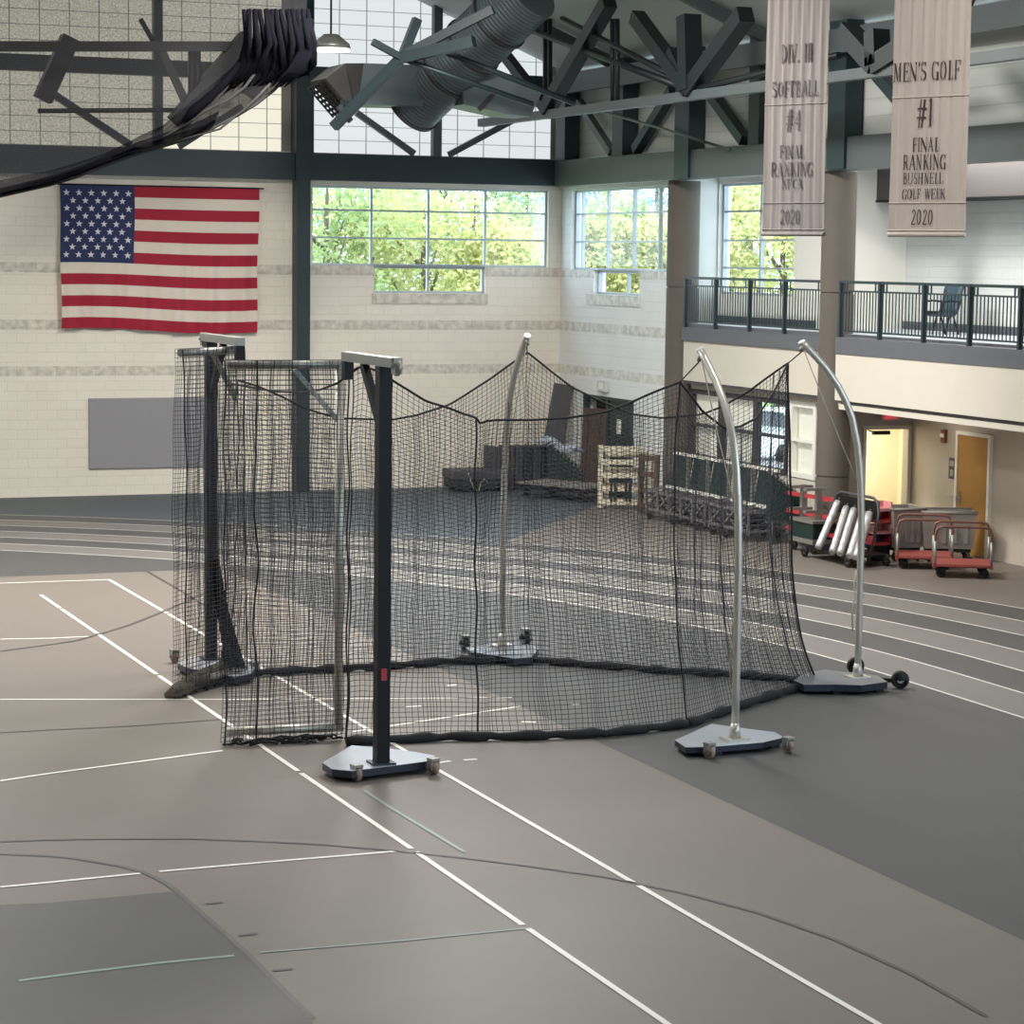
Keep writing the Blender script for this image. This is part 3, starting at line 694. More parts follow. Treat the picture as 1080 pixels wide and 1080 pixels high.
GL['U'] = (.76, [([(.14, 1), (.14, .3)], TK), ser(.14, .975), (arc(.38, .3, .24, .28, 180, 360), TN*1.3), ([(.62, .3), (.62, 1)], TN), ser(.62, .975)])
GL["'"] = (.22, [([(.12, 1), (.1, .74)], TK*.8)])
GL['.'] = (.24, [([(.1, .0), (.1, .13)], TK)])
GL[' '] = (.34, [])
GL['#'] = (.72, [([(.2, -.15), (.34, 1.05)], TK*.7), ([(.44, -.15), (.58, 1.05)], TK*.7), ([(.06, .66), (.7, .66)], TK*.7), ([(.04, .28), (.66, .28)], TK*.7)])
GL['1'] = (.4, vst(.2, -.1, 1.08, True, False)+[([(.2, 1.06), (.08, .96)], TN)])
GL['4'] = (.64, [([(.44, -.1), (.44, 1)], TK), ([(.44, 1), (.06, .3)], TN), ([(.06, .3), (.6, .3)], TN*1.3)])
GL['2'] = (.58, [(arc(.28, .74, .2, .23, 160, -20, 9)+[(.08, .04)], TK*.7), ([(.08, .03), (.52, .03)], TK*.7), ([(.52, .0), (.53, .16)], TN)])
GL['0'] = (.6, [(arc(.3, .5, .22, .47, 0, 360, 22), TK*.8)])
GL['3'] = (.56, [(arc(.27, .75, .19, .22, 150, -80, 9), TK*.7), (arc(.27, .27, .22, .25, 80, -150, 9), TK*.8)])
def text_strokes(txt, gap=.10):
    x = 0; out = []
    for c in txt:
        w, st = GL[c]
        for pts, t in st: out.append(([(x+a, b) for a, b in pts], t))
        x += w+gap
    return x-gap, out
def put_text(m, txt, u0, u1, v0, v1, fn, slant=0.0):
    """write txt into the box (u0..u1, v0..v1) of the surface fn(u, v)"""
    w, st = text_strokes(txt); su, sv = (u1-u0)/w, v1-v0
    for pts, t in st:
        P_ = []
        for (a, b), (c, d) in zip(pts, pts[1:]):
            n = 4 if len(pts) == 2 else 1
            for i in range(n): P_.append((a+(c-a)*i/n, b+(d-b)*i/n))
        P_.append(pts[-1])
        L_, R_ = [], []
        for i in range(len(P_)):
            a, b = P_[max(i-1, 0)], P_[min(i+1, len(P_)-1)]
            dx, dy = (b[0]-a[0])*su, (b[1]-a[1])*sv; l = math.hypot(dx, dy) or 1
            nx, ny = -dy/l, dx/l; h = t/2*min(sv, su*1.15)
            u, v = u0+P_[i][0]*su, v0+P_[i][1]*sv+slant*(P_[i][0]*su)
            L_.append(fn(u+nx*h, v+ny*h)); R_.append(fn(u-nx*h, v-ny*h))
        n = len(P_); m.add(L_+R_, [(i, i+1, n+i+1, n+i) for i in range(n-1)])

# EXIT letters
o = MB()
GL['X'] = (.7, [([(.1, 1), (.6, 0)], TK), ([(.1, 0), (.6, 1)], TN*1.5)])
put_text(o, 'EXIT', -.12, .12, -.055, .055, lambda u, v: (ex.x+u, ex.y-.024, ex.z+v)); o.build('lettering', M_led, t)
p = atX(997, 460, XE-.001)
t = thing('fire_alarm_strobe', 'small dark red fire alarm strobe on the grey wall beside the wooden door', 'alarm', p)
MB().box((XE-.06, p.y-.07, p.z-.12), (XE, p.y+.07, p.z+.12)).build('housing', mat('alarm_red', rgb(120, 60, 52), .5), t)
MB().box((XE-.08, p.y-.05, p.z-.02), (XE-.055, p.y+.05, p.z+.05)).build('lens', M_white, t)
p = atX(1004.5, 494, XE)
t = thing('room_sign', 'small dark grey room sign beside the wooden door', 'sign', p)
MB().box((XE-.015, p.y-.1, p.z-.19), (XE, p.y+.1, p.z+.19)).build('plate', M_char, t)
o = MB(); o.box((XE-.018, p.y-.07, p.z+.04), (XE-.014, p.y+.07, p.z+.14)); o.box((XE-.018, p.y-.05, p.z-.14), (XE-.014, p.y+.05, p.z-.02)); o.build('raised_mark', M_gwall, t)
p = atX(1004, 517, XE)
tag(MB().box((XE-.02, p.y-.12, p.z-.12), (XE, p.y+.12, p.z+.12)).build('switch_plate', mat('plate_beige', rgb(190, 180, 164), .5), loc=p, bevel=.008), 'beige blank plate on the wall below the room sign', 'plate')

# ------------------------------------------------------------------ flag on the back wall
FX0, FX1, FZ0, FZ1 = 10.36, 14.71, 3.57, 6.62
FYp = YB-.16
def flag_pt(x, z, off=0.0):
    u = (x-FX0)/(FX1-FX0); v = (FZ1-z)/(FZ1-FZ0)
    y = FYp-off-.04*math.sin(u*34+1.5*math.sin(v*3))*v-.035*math.sin(u*9+v*2.2)*v-.026*math.sin(u*75+2*v)*min(1,v*1.5)
    return (x-.05*v*u+.012*math.sin(v*9), y, z+.045*v*math.sin(u*5.5+.6)-.05*u*v)
fl_ = MB(); NX, per = 90, 5
NZ = 13*per
V = []
for j in range(NZ+1):
    z = FZ1-(FZ1-FZ0)*j/NZ
    for i in range(NX+1): V.append(flag_pt(FX0+(FX1-FX0)*i/NX, z))
b0 = len(fl_.v); fl_.v += V
cu = int(round(NX*.366))
for j in range(NZ):
    for i in range(NX):
        a = b0+j*(NX+1)+i
        fl_.f.append((a, a+NX+1, a+NX+2, a+1)); fl_.sm.append(True)
        fl_.m.append(2 if (i < cu and j < 7*per) else (j//per) % 2)
cw, chh = (FX1-FX0)*.366, (FZ1-FZ0)*7/13
fl_.use(3)
for r_ in range(9):
    for c_ in range(6 if r_ % 2 == 0 else 5):
        cx = FX0+cw*((c_*2+1+(r_ % 2))/12); cz = FZ1-chh*((r_+1)/10)
        P_ = []
        for k in range(10):
            rr = .078 if k % 2 == 0 else .031
            P_.append(flag_pt(cx+rr*math.sin(PI*k/5), cz+rr*math.cos(PI*k/5), .012))
        fl_.add([flag_pt(cx, cz, .013)]+P_, [(0, 1+k, 1+(k+1) % 10) for k in range(10)])
M_fr = mat('flag_red', rgb(160, 24, 50), .8); M_fw = mat('flag_white', rgb(222, 210, 196), .8); M_fb = mat('flag_blue', rgb(38, 46, 88), .8); M_fs = mat('flag_star', rgb(214, 214, 220), .8)
tag(fl_.build('american_flag', [M_fr, M_fw, M_fb, M_fs]), 'large American flag with stars and stripes hung flat on the back wall', 'flag')
tag(MB().tube([(FX0-.05, FYp, FZ1+.01), (FX1+.1, FYp, FZ1+.01)], .018, 8).build('flag_pole', M_black), 'thin dark rod along the top edge of the flag', 'rod')
# grey wall pad
PX0, PX1, PZ0, PZ1 = 10.97, 13.56, .58, 2.10
tag(MB().box((PX0, YB-.06, PZ0), (PX1, YB-.002, PZ1)).build('wall_panel', mat('pad_grey', rgb(148, 146, 150), .6, noise=.03), bevel=.015), 'plain grey rectangular panel on the wall below the flag', 'panel')

# ------------------------------------------------------------------ championship banners
M_ban = mat('banner_cloth', rgb(116, 110, 108), .85, noise=.04, nscale=6)
M_ban2 = mat('banner_cloth_light', rgb(200, 187, 179), .85, noise=.04, nscale=6)
M_ink = mat('banner_ink', rgb(70, 60, 60), .85)
def banner(label, D, bl, br, ptop, lines, m, seed, hemy):
    a = atD(bl[0], bl[1], D); zb = a.z
    hd = Vector((.42, -.9075, 0))     # horizontal run of the cloth (towards the viewer on the right)
    b_ = onl(br[0], br[1], a, a+hd)
    W = Vector((b_.x-a.x, b_.y-a.y)).length
    nrm = Vector((-.9075, -.42, 0))
    if nrm.dot(EYE-a) < 0: nrm = -nrm
    zt = onl(bl[0]+4, ptop, a, a+hd).z; Ht = zt-zb
    def fn(u, v, off=0.0):
        q = (.35+.65*min(1, v/Ht*1.6)); 
        rip = .011*math.sin(u/W*44+seed+1.2*math.sin(v*1.1))+.005*math.sin(u/W*83+seed*2+.8*v)
        rip *= q
        rip += .02*math.sin(v*3+u*4)*(1-min(1, v/.6))
        p = a+hd*u+nrm*(rip+off); return (p.x, p.y, zb+v)
    t = thing('hanging_banner', label, 'banner', (a.x, a.y, zb))
    o = MB(); NU, NV = 90, 46
    Vv = [fn(W*i/NU, Ht*j/NV) for j in range(NV+1) for i in range(NU+1)]
    o.add(Vv, [(j*(NU+1)+i, j*(NU+1)+i+1, (j+1)*(NU+1)+i+1, (j+1)*(NU+1)+i) for j in range(NV) for i in range(NU)], True)
    ob = o.build('cloth', m, t)
    hm = MB(); hm.tube([fn(W*i/30, .03, 0) for i in range(31)], .03, 8); hm.build('bottom_hem', m, t)
    for py in hemy:
        v = onl((bl[0]+br[0])/2, py, a, a+hd).z-zb
        MB().tube([fn(W*i/60, v, .004) for i in range(61)], .010, 5).build('seam', m, t)
    for txt, (x0, y0, x1, y1, sl_) in lines:
        pa, pb = onl(x0, y1, a, a+hd), onl(x1, y0, a, a+hd)
        u0 = (Vector((pa.x-a.x, pa.y-a.y))).dot(Vector((hd.x, hd.y))); u1 = (Vector((pb.x-a.x, pb.y-a.y))).dot(Vector((hd.x, hd.y)))
        pm0, pm1 = onl((x0+x1)/2, y1, a, a+hd), onl((x0+x1)/2, y0, a, a+hd)
        o = MB(); put_text(o, txt, u0, u1, pm0.z-zb, pm1.z-zb, lambda u, v: fn(u, v, .018)); o.build('lettering', M_ink, t)
    return t
banner('tall pale banner reading SOFTBALL, the farther of two hanging banners', 36, (804, 249), (868.5, 250), -70,
       [('DIV. III', (824, 46, 858, 66, 0)), ('SOFTBALL', (815, 85, 864, 102, 0)), ('#4', (829, 116, 846, 136, 0)), ('FINAL', (823, 153, 849, 167, 0)), ('RANKING', (814, 171, 858, 186, 0)), ('NFCA', (825, 188, 847, 199, 0)), ('2020', (824, 221, 844, 236, 0))],
       M_ban, .3, (110, 214, 242))
banner("tall pale banner reading MEN'S GOLF, the nearer banner at right", 29, (937, 250), (1017.5, 250), -90,
       [("MEN'S GOLF", (943, 65, 1014, 85, 0)), ('#1', (967, 106, 986, 131, 0)), ('FINAL', (963, 145, 992, 160, 0)), ('RANKING', (953, 163, 999, 179, 0)), ('BUSHNELL', (953, 182, 996, 194, 0)), ('GOLF WEEK', (952, 199, 998, 210, 0)), ('2020', (962, 221, 985, 237, 0))],
       M_ban2, 1.7, (102, 214, 243))

# ------------------------------------------------------------------ black divider net drawn up under the roof (top left)
M_sheer = sheer_mat('divider_net', rgb(28, 28, 32), .72)
M_sheer_d = sheer_mat('divider_net_bunched', rgb(14, 14, 18), .9)
YN = 40.0
low = [(-40, 214), (0, 207), (53, 195), (80, 187), (110, 175), (140, 164), (170, 155), (200, 146), (225, 135), (250, 122), (270, 110), (288, 96), (302, 82), (316, 66), (322, 48)]
hig = [(-40, 196), (0, 190), (53, 180), (80, 172), (110, 162), (135, 150), (150, 142), (172, 132), (195, 112), (215, 96), (232, 82), (246, 70), (258, 60), (268, 50), (278, 36)]
t = thing('divider_net', 'black divider net drawn up in a sagging swag under the roof at top left', 'net', atY(200, 120, YN))
def sheet(lo_, hi_, nm, m, amp, nv=16, bow=.6):
    o = MB(); V = []; n = len(lo_)
    fine = []
    for i in range(n-1):
        for k in range(4):
            f = k/4; fine.append(((lo_[i][0]*(1-f)+lo_[i+1][0]*f, lo_[i][1]*(1-f)+lo_[i+1][1]*f), (hi_[i][0]*(1-f)+hi_[i+1][0]*f, hi_[i][1]*(1-f)+hi_[i+1][1]*f)))
    fine.append((lo_[-1], hi_[-1]))
    for i, (l, h) in enumerate(fine):
        for j in range(nv+1):
            f = j/nv; px, py = l[0]*(1-f)+h[0]*f, l[1]*(1-f)+h[1]*f
            y = YN+bow*math.sin(f*PI)-amp*math.sin(f*17+i*.16)-amp*.6*math.sin(f*31+i*.31)
            V.append(atY(px, py, y))
    N = len(fine)
    o.add(V, [(i*(nv+1)+j, (i+1)*(nv+1)+j, (i+1)*(nv+1)+j+1, i*(nv+1)+j+1) for i in range(N-1) for j in range(nv)], True)
    return o.build(nm, m, t)
top_ = [(x, -60) for x, y in low[:-2]]+[(318, -60), (326, -60)]
M_veil = sheer_mat('divider_net_veil', rgb(34, 34, 36), .66, 40.0)
sheet(low, top_, 'net_curtain', M_veil, .03, 24, .15)
sheet([(x, y-.5) for x, y in low], hig, 'net_fold', M_sheer, .09)
sheet([(x, y-1) for x, y in low[:9]], [(x+6, y-9-(i*1.1)) for i, (x, y) in enumerate(low[:9])], 'lower_fold', M_sheer_d, .06, 8, -.2)
bund = MB()
rb = random.Random(5)
for k in range(26):
    x0 = 256+k*2.7; j = lambda a: rb.uniform(-a, a)
    bund.tube([atY(x0+j(4), 10, YN-.2), atY(x0+4+j(4), 46, YN-.25-.1*(k % 3)), atY(x0-4+k*.5+j(5), 68+j(4), YN-.15), atY(x0-16+k*.8+j(5), 84-k*.3+j(4), YN-.05), atY(x0-34+k*1.3+j(5), 104-k*.9+j(3), YN+.1)], [.035, .05+.02*rb.random(), .045+.02*rb.random(), .03, .008], 7)
bund.build('net_bundle', M_sheer_d, t)
bund = MB()
for k in range(4):
    bund.tube([atY(322+2*k, 20, YN-.3), atY(326-3*k, 56, YN-.35), atY(318-4*k, 74, YN-.3), atY(300-5*k, 92, YN-.2)], [.06, .07, .05, .01], 8)
bund.build('net_bundle', M_sheer_d, t)
e = MB(); e.tube([atY(x, y, YN-.05) for x, y in low], .028, 6); e.build('edge_rope', M_rope, t)
e = MB(); e.tube([atY(x, y, YN-.1) for x, y in ((118, 165), (160, 156), (200, 145), (232, 136), (262, 112), (285, 88))], .02, 6); e.build('gather_rope', M_rope, t)
e = MB(); e.tube([atY(x, y, YN-.1) for x, y in ((165, 150), (190, 134), (222, 114), (240, 106), (258, 92), (270, 76))], .025, 6); e.build('gather_rope', M_rope, t)
e = MB(); e.tube([atY(x, y, YN-.15) for x, y in ((193, 129), (203, 118), (220, 104), (238, 86), (256, 62))], [.04, .09, .08, .06, .05], 8); e.build('net_bundle', M_sheer_d, t)
# ------------------------------------------------------------------ throwing cage: rolling posts
def plate(t, px_poly, zt, zb, m_top=None, m_side=M_navy):
    m_top = m_top or M_plate
    P_ = [fl(x, y, zt) for x, y in px_poly]; P_ = [(p.x, p.y) for p in P_]
    n = len(P_); a = sum(P_[i][0]*P_[(i+1) % n][1]-P_[(i+1) % n][0]*P_[i][1] for i in range(n))
    if a < 0: P_ = P_[::-1]
    m = MB(); m.use(1).prism(P_, zb, zt-.004); m.use(0).add([(p[0], p[1], zt) for p in P_]+[(p[0], p[1], zt-.004) for p in P_], [tuple(range(n))]+[(i, n+i, n+(i+1) % n, (i+1) % n) for i in range(n)])
    ob = m.build('base_plate', [m_top, m_side], t)
    return ob, P_
def caster(t, x, y, r, w, ax, m_w, mm=M_galv, fork=True):
    wv = MB().disc_wheel((x, y, r), ax, r, w).build('wheel', m_w, t)
    a = unit(ax)
    o = MB().disc_wheel((x, y, r), ax, r*.42, w*1.12, 12); 
    if fork:
        o.obox(Vector((x, y, r+.035))+a*(w*.7), a*.008, Vector((-a.y, a.x, 0))*r*.55, Vector((0, 0, r*.75)))
        o.obox(Vector((x, y, r+.035))-a*(w*.7), a*.008, Vector((-a.y, a.x, 0))*r*.55, Vector((0, 0, r*.75)))
        o.obox((x, y, 2*r+.01), a*(w*.8), Vector((-a.y, a.x, 0))*r*.7, (0, 0, .012))
    o.build('wheel_hub', mm, wv)
M_cast = mat('caster_tan', rgb(150, 124, 112), .6, noise=.15, nscale=20)
def base_weights(t, P_, zb):
    """runner feet under the plate"""
    cx = sum(p[0] for p in P_)/len(P_); cy = sum(p[1] for p in P_)/len(P_)
    for p in P_[::2]:
        x, y = cx+(p[0]-cx)*.8, cy+(p[1]-cy)*.8
        MB().box((x-.05, y-.05, 0), (x+.05, y+.05, zb+.005)).build('foot_pad', M_rubber, t)
def black_post(label, P, base_px, wheels, yb0, yb1, tagred):
    t = thing('cage_gate_post', label, 'post', (P[0], P[1], 0))
    _, pl = plate(t, base_px, .125, .05); base_weights(t, pl, .05)
    x, y = P
    MB().box((x-.068, y-.068, .125), (x+.068, y+.068, 4.12)).build('mast', M_black, t)
    MB().box((x-.12, y-.12, .125), (x+.12, y+.12, .145)).build('foot_flange', M_navy, t)
    MB().box((x-.055, yb0, 4.12), (x+.055, yb1, 4.215)).build('head_beam', M_galv, t)
    sg = 1 if abs(yb1-y) > abs(yb0-y) else -1
    MB().bar((x, y+sg*.06, 3.5), (x, y+sg*.62, 4.12), .07, .09).build('brace', M_black, t)
    ye = yb1 if sg > 0 else yb0; yo = yb0 if sg > 0 else yb1
    MB().box((x-.05, min(ye, ye-sg*.1), 3.93), (x+.05, max(ye, ye-sg*.1), 4.12)).build('hinge_bracket', M_black, t)
    o = MB(); o.disc_wheel((x, yo, 4.13), (1, 0, 0), .09, .05); o.box((x-.04, yo-.05, 4.06), (x+.04, yo+.05, 4.22)); o.build('pulley', M_galv, t)
    for (wx, wy) in wheels: caster(t, wx, wy, .075, .06, (1, .25, 0), M_cast)
    if tagred: MB().box((x-.03, y-.075, tagred-.06), (x+.03, y-.068, tagred+.06)).build('red_sticker', M_red, t)
    return t
P1, P2, P3, P4, P5 = [tuple(fl(a, b, c))[:2] for a, b, c in ((402, 805, .125), (222.5, 695, .125), (529.5, 682.5, .11), (775, 781, .11), (904.5, 714, .13))]
YA1, YA2 = P1[1]-.39, P1[1]+1.2
YA3, YA4 = P2[1]-1.37, P2[1]+.33
w1 = [fl(376, 824), fl(457, 817)]
black_post('black square steel post on a wheeled base plate, nearest of the cage posts', P1,
           [(340, 804), (350, 811), (371, 813), (449, 803), (459, 797), (438, 793), (407, 789), (371, 786), (356, 795)], [(p.x, p.y) for p in w1], YA1, YA2, 1.04)
w2 = [fl(184, 699), fl(268, 712)]
black_post('black square steel post behind the left netting gate, below the flag', P2,
           [(187, 699), (199, 705), (222, 708), (247, 714), (266, 710), (270, 702), (248, 692), (222, 690), (200, 693)], [(p.x, p.y) for p in w2], YA3, YA4, None)
CEN = Vector((11.3, 26.4))
def curved_pole(label, P, prof_scale, base_px, wheels, hook, big=False, lean=None, dark=False):
    t = thing('curved_cage_pole', label, 'pole', (P[0], P[1], 0))
    ob, pl = plate(t, base_px, .11 if not big else .13, .045, mat('base_plate_dark', rgb(112, 115, 122), .35, metal=.3, noise=.08, nscale=5) if big or dark else None); base_weights(t, pl, .045)
    d = (CEN-Vector(P)).normalized() if lean is None else Vector(lean).normalized()
    prof = [(0, .1), (0, 1.2), (.005, 2.0), (.02, 2.4), (.045, 2.7), (.085, 3.0), (.16, 3.32), (.245, 3.52), (.35, 3.71), (.50, 3.91), (.65, 4.07), (.81, 4.23)]
    pts = [Vector((P[0]+d.x*s_*prof_scale, P[1]+d.y*s_*prof_scale, z)) for s_, z in prof]
    fine = []
    for a, b in zip(pts, pts[1:]): fine += [a, (a+b)/2]
    fine.append(pts[-1])
    MB().tube(fine, .042, 16).build('pole_shaft', M_alu, t)
    MB().box((P[0]-.13, P[1]-.11, .11), (P[0]+.13, P[1]+.11, .145)).tube([(P[0], P[1], .14), (P[0], P[1], .3)], [.07, .045], 14).build('pole_socket', M_alu, t)
    tp = pts[-1]
    MB().tube([tp+Vector((0, 0, -.01)), tp+(pts[-1]-pts[-2]).normalized()*.02], .044, 16).build('end_cap', M_white, t)
    hk = tp+Vector((-d.x*.02, -d.y*.02, -.09))
    o = MB().tube([hk+Vector((0, 0, .06)), hk+Vector((d.x*.06, d.y*.06, -.02))], .022, 8); o.build('pulley', M_galv, t)
    MB().tube([hk, Vector(hook)], .008, 6).build('hanging_cord', M_rope, t)
    base = Vector((P[0]+d.x*.05, P[1]+d.y*.05, 2.5))
    MB().tube([hk, hk*.6+base*.4+Vector((0, 0, -.03)), base], .007, 6).build('halyard', M_cord, t)
    o = MB(); o.tube([(base.x, base.y, 1.45), (base.x-.04, base.y-.02, 1.3), (base.x-.01, base.y, 1.12), (base.x-.05, base.y, .95), (base.x-.03, base.y, .7)], .01, 6); o.build('halyard_tail', M_cord, t)
    for w in wheels:
        caster(t, *w)
        if big: MB().bar((w[0], w[1], .10), (P[0]+(w[0]-P[0])*.45, P[1]+(w[1]-P[1])*.45, .10), .07, .05).build('axle_arm', M_black, t)
    return t
h3 = atY(556, 372, 28.95); h4 = atY(717, 403, 24.33); h5 = Vector((14.25, 26.28, 3.96))
q = [fl(748, 800), fl(831, 794)]
def overhang(P, tip):
    d = (CEN-Vector(P)).normalized(); r = ray(*tip); det = -r.x*d.y+r.y*d.x
    t_ = (P[0]*(-d.y)+P[1]*d.x)/det; s_ = (r.x*P[1]-r.y*P[0])/det*1.0
    q_ = EYE+r*t_; return (Vector((q_.x-P[0], q_.y-P[1]))).dot(d), q_.z
0 and print('OVER', [overhang(P_, t_) for P_, t_ in ((P3, (556, 354)), (P4, (739, 369)), (P5, (846, 360)))])
curved_pole('curved silver pole on a grey wheeled plate at the front right of the cage', P4, 1.0,
            [(711.8, 780.4), (723, 788), (751, 787.5), (804, 783), (827, 777.6), (816.7, 772), (780, 767.5), (750.7, 763.3)], [(p.x, p.y, .075, .06, (1, .2, 0), M_cast) for p in q], h4)
q = [fl(949, 726), fl(902, 711)]
curved_pole('curved silver pole with two black wheels, rightmost of the cage poles', P5, 1.0,
            [(837, 717.5), (848, 722), (880, 721.8), (909, 722.6), (936, 719), (925, 712.5), (905, 709), (893, 709), (870, 706), (848, 710)],
            [(q[0].x, q[0].y, .11, .07, (.25, .97, 0), M_rubber, M_white, False), (q[1].x, q[1].y, .11, .07, (.25, .97, 0), M_rubber, M_white, False)], h5, True)
q = [fl(490, 687), fl(554, 683)]
curved_pole('curved silver pole seen through the netting at the rear of the cage', P3, 1.38,
            [(491, 682.8), (497, 687.8), (542, 694.4), (561, 693), (568, 684), (560, 679.4), (525.5, 678.8)],
            [(q[0].x, q[0].y, .10, .06, (1, 0, 0), M_rubber), (q[1].x, q[1].y, .12, .06, (1, 0, 0), M_rubber)], h3, dark=True)

# ------------------------------------------------------------------ netting made of real knotted strands
CELL = .052; STR = .0036
def resample(pts, n, wob=0.0):
    P_ = [Vector(p) for p in pts]; L_ = [0]
    for a, b in zip(P_, P_[1:]): L_.append(L_[-1]+Vector((b.x-a.x, b.y-a.y, (b.z-a.z)*.3)).length)
    out = []
    for i in range(n+1):
        f = i/n; f += wob*math.sin(f*40)*f*(1-f)*.2
        s_ = max(0, min(1, f))*L_[-1]
        k = 0
        while k < len(L_)-2 and L_[k+1] < s_: k += 1
        q_ = (s_-L_[k])/max(1e-9, L_[k+1]-L_[k]); out.append(P_[k].lerp(P_[k+1], q_))
    return out
def strands(m, grid, r, cols=True, rows=True):
    """grid[i][j] points; thin three-sided strands both ways"""
    def strand(pts):
        b = len(m.v); n = len(pts)
        for i, p in enumerate(pts):
            d = (pts[min(i+1, n-1)]-pts[max(i-1, 0)])
            if abs(d.z) > max(abs(d.x), abs(d.y)): o = ((r, 0, 0), (-.5*r, .87*r, 0), (-.5*r, -.87*r, 0))
            else:
                l = math.hypot(d.x, d.y) or 1; nx, ny = -d.y/l, d.x/l
                o = ((0, 0, r), (nx*.87*r, ny*.87*r, -.5*r), (-nx*.87*r, -ny*.87*r, -.5*r))
            for k in o: m.v.append((p.x+k[0], p.y+k[1], p.z+k[2]))
        for i in range(n-1):
            a = b+3*i
            for k in range(3):
                k2 = (k+1) % 3; m.f.append((a+k, a+k2, a+3+k2, a+3+k)); m.m.append(0); m.sm.append(True)
    if cols:
        for c in grid: strand(c)
    if rows:
        for j in range(len(grid[0])): strand([c[j] for c in grid])
def net_grid(top, bot, flare=3.0, amp=.05, freq=9.0, ph=0.0, cell=CELL, wob=.3):
    Lp = sum((Vector((b[0]-a[0], b[1]-a[1]))).length for a, b in zip(top, top[1:]))
    n = max(2, int(round(Lp/cell)))
    T_, B_ = resample(top, n, wob), resample(bot, n, wob)
    hz = sum(p.z-q_.z for p, q_ in zip(T_, B_))/len(T_); nv = int(round(hz/cell))
    a, b = Vector(top[0]), Vector(top[-1]); dr = Vector((b.x-a.x, b.y-a.y, 0)).normalized(); nr = Vector((-dr.y, dr.x, 0))
    g = []
    for i in range(n+1):
        u = i/n*Lp; col = []
        for j in range(nv+1):
            v = j/nv; f = v**flare
            p = T_[i].lerp(B_[i], v); p.x = T_[i].x*(1-f)+B_[i].x*f; p.y = T_[i].y*(1-f)+B_[i].y*f
            w = amp*math.sin(PI*min(1, v*1.15))
            p = p+nr*(w*math.sin(u*freq+ph+.7*math.sin(v*4))+.35*w*math.sin(u*freq*2.3+v*5+ph))+dr*(.012*math.sin(v*23+u*5))
            p.z += .010*math.sin(u*7+v*9)*math.sin(PI*v)
            col.append(p)
        g.append(col)
    return g
cage = thing('cage_net', 'black throwing cage net hanging in a big horseshoe between the five posts', 'net', (11.3, 26.4, 0))
def pl(pxs, a, b): return [onl(x, y, a, b) for x, y in pxs]
a14, b14 = (7.9, 24.32), (h4.x, h4.y)
t14 = pl([(372, 391), (381, 386), (396, 391), (411, 400), (450, 423), (473, 430), (490, 437), (501, 440), (506, 447), (512, 444), (525, 443), (560, 443), (598, 441), (640, 434), (667, 424), (692, 413), (717, 403)], a14, b14)
f14 = [fl(x, y, .06) for x, y in ((366, 781), (470, 776), (560, 775), (640, 772), (700, 765), (725, 762))]
a45, b45 = (h4.x, h4.y), (h5.x, h5.y)
t45 = pl([(717, 403), (740, 433), (765, 452), (780, 450), (798, 441), (815, 415), (831, 383)], a45, b45)
f45 = [fl(x, y, .06) for x, y in ((725, 762), (745, 755), (780, 743), (825, 729), (861, 718))]
a53, b53 = (h5.x, h5.y), (h3.x, h3.y)
t53 = pl([(831, 383), (790, 413), (760, 429), (740, 437), (699, 441), (667, 437), (640, 426), (605, 409), (580, 391), (556, 372)], a53, b53)
f53 = [fl(x, y, .06) for x, y in ((861, 718), (800, 712), (700, 706), (560, 695))]
a32, b32 = (h3.x, h3.y), (7.97, 28.95)
t32 = pl([(556, 372), (520, 398), (473, 427), (440, 438), (412, 443), (356, 441), (320, 430), (298, 419), (270, 407), (251, 401)], a32, b32)
f32 = [fl(x, y, .06) for x, y in ((560, 695), (480, 696), (400, 702), (300, 707), (240, 710))]
ropes = []
for (tp, bt, amp, fr_, ph, fla) in ((t14, f14, .05, 8, 0, 3), (t45, f45, .05, 9, 1.3, 4), (t53, f53, .06, 7, 2.1, 4), (t32, f32, .06, 8, .6, 3)):
    g = net_grid(tp, bt, fla, amp, fr_, ph)
    m = MB(); strands(m, g, STR); m.build('net_panel', M_net, cage)
    MB().tube([c[0] for c in g], .014, 6).build('top_rope', M_rope, cage)
    rp = [c[-1]+Vector((0, 0, -.01+.008*math.sin(i*.9))) for i, c in enumerate(g)][::2]
    MB().tube(rp, [.05+.010*math.sin(i*1.1) for i in range(len(rp))], 8).build('bottom_roll', M_rope, cage)
    if tp is t14:
        i = min(range(len(g)), key=lambda k: abs((g[k][0]-t14[7]).length)); MB().tube(g[i], .011, 6).build('seam_rope', M_rope, cage)
        MB().tube(g[0], .007, 6).build('seam_rope', M_rope, cage)
    if tp is t45:
        MB().tube(g[-1], .014, 6).build('seam_rope', M_rope, cage); MB().tube(g[0], .010, 6).build('seam_rope', M_rope, cage)
        m = MB()   # gathered net next to the rear pole
        for k in range(3): m.tube([c+Vector((-.05*k, .03*k, -.01)) for c in g[-2-k]], .007, 5)
        m.build('gathered_net', M_net, cage)
    if tp is t32: MB().tube(g[-1], .008, 6).build('seam_rope', M_rope, cage)
MB().tube(pl([(378, 388), (356, 404), (338, 411), (320, 414), (290, 413), (262, 408), (240, 404)], (7.88, 24.4), (7.9, 28.6)), .012, 6).build('cross_rope', M_rope, cage)

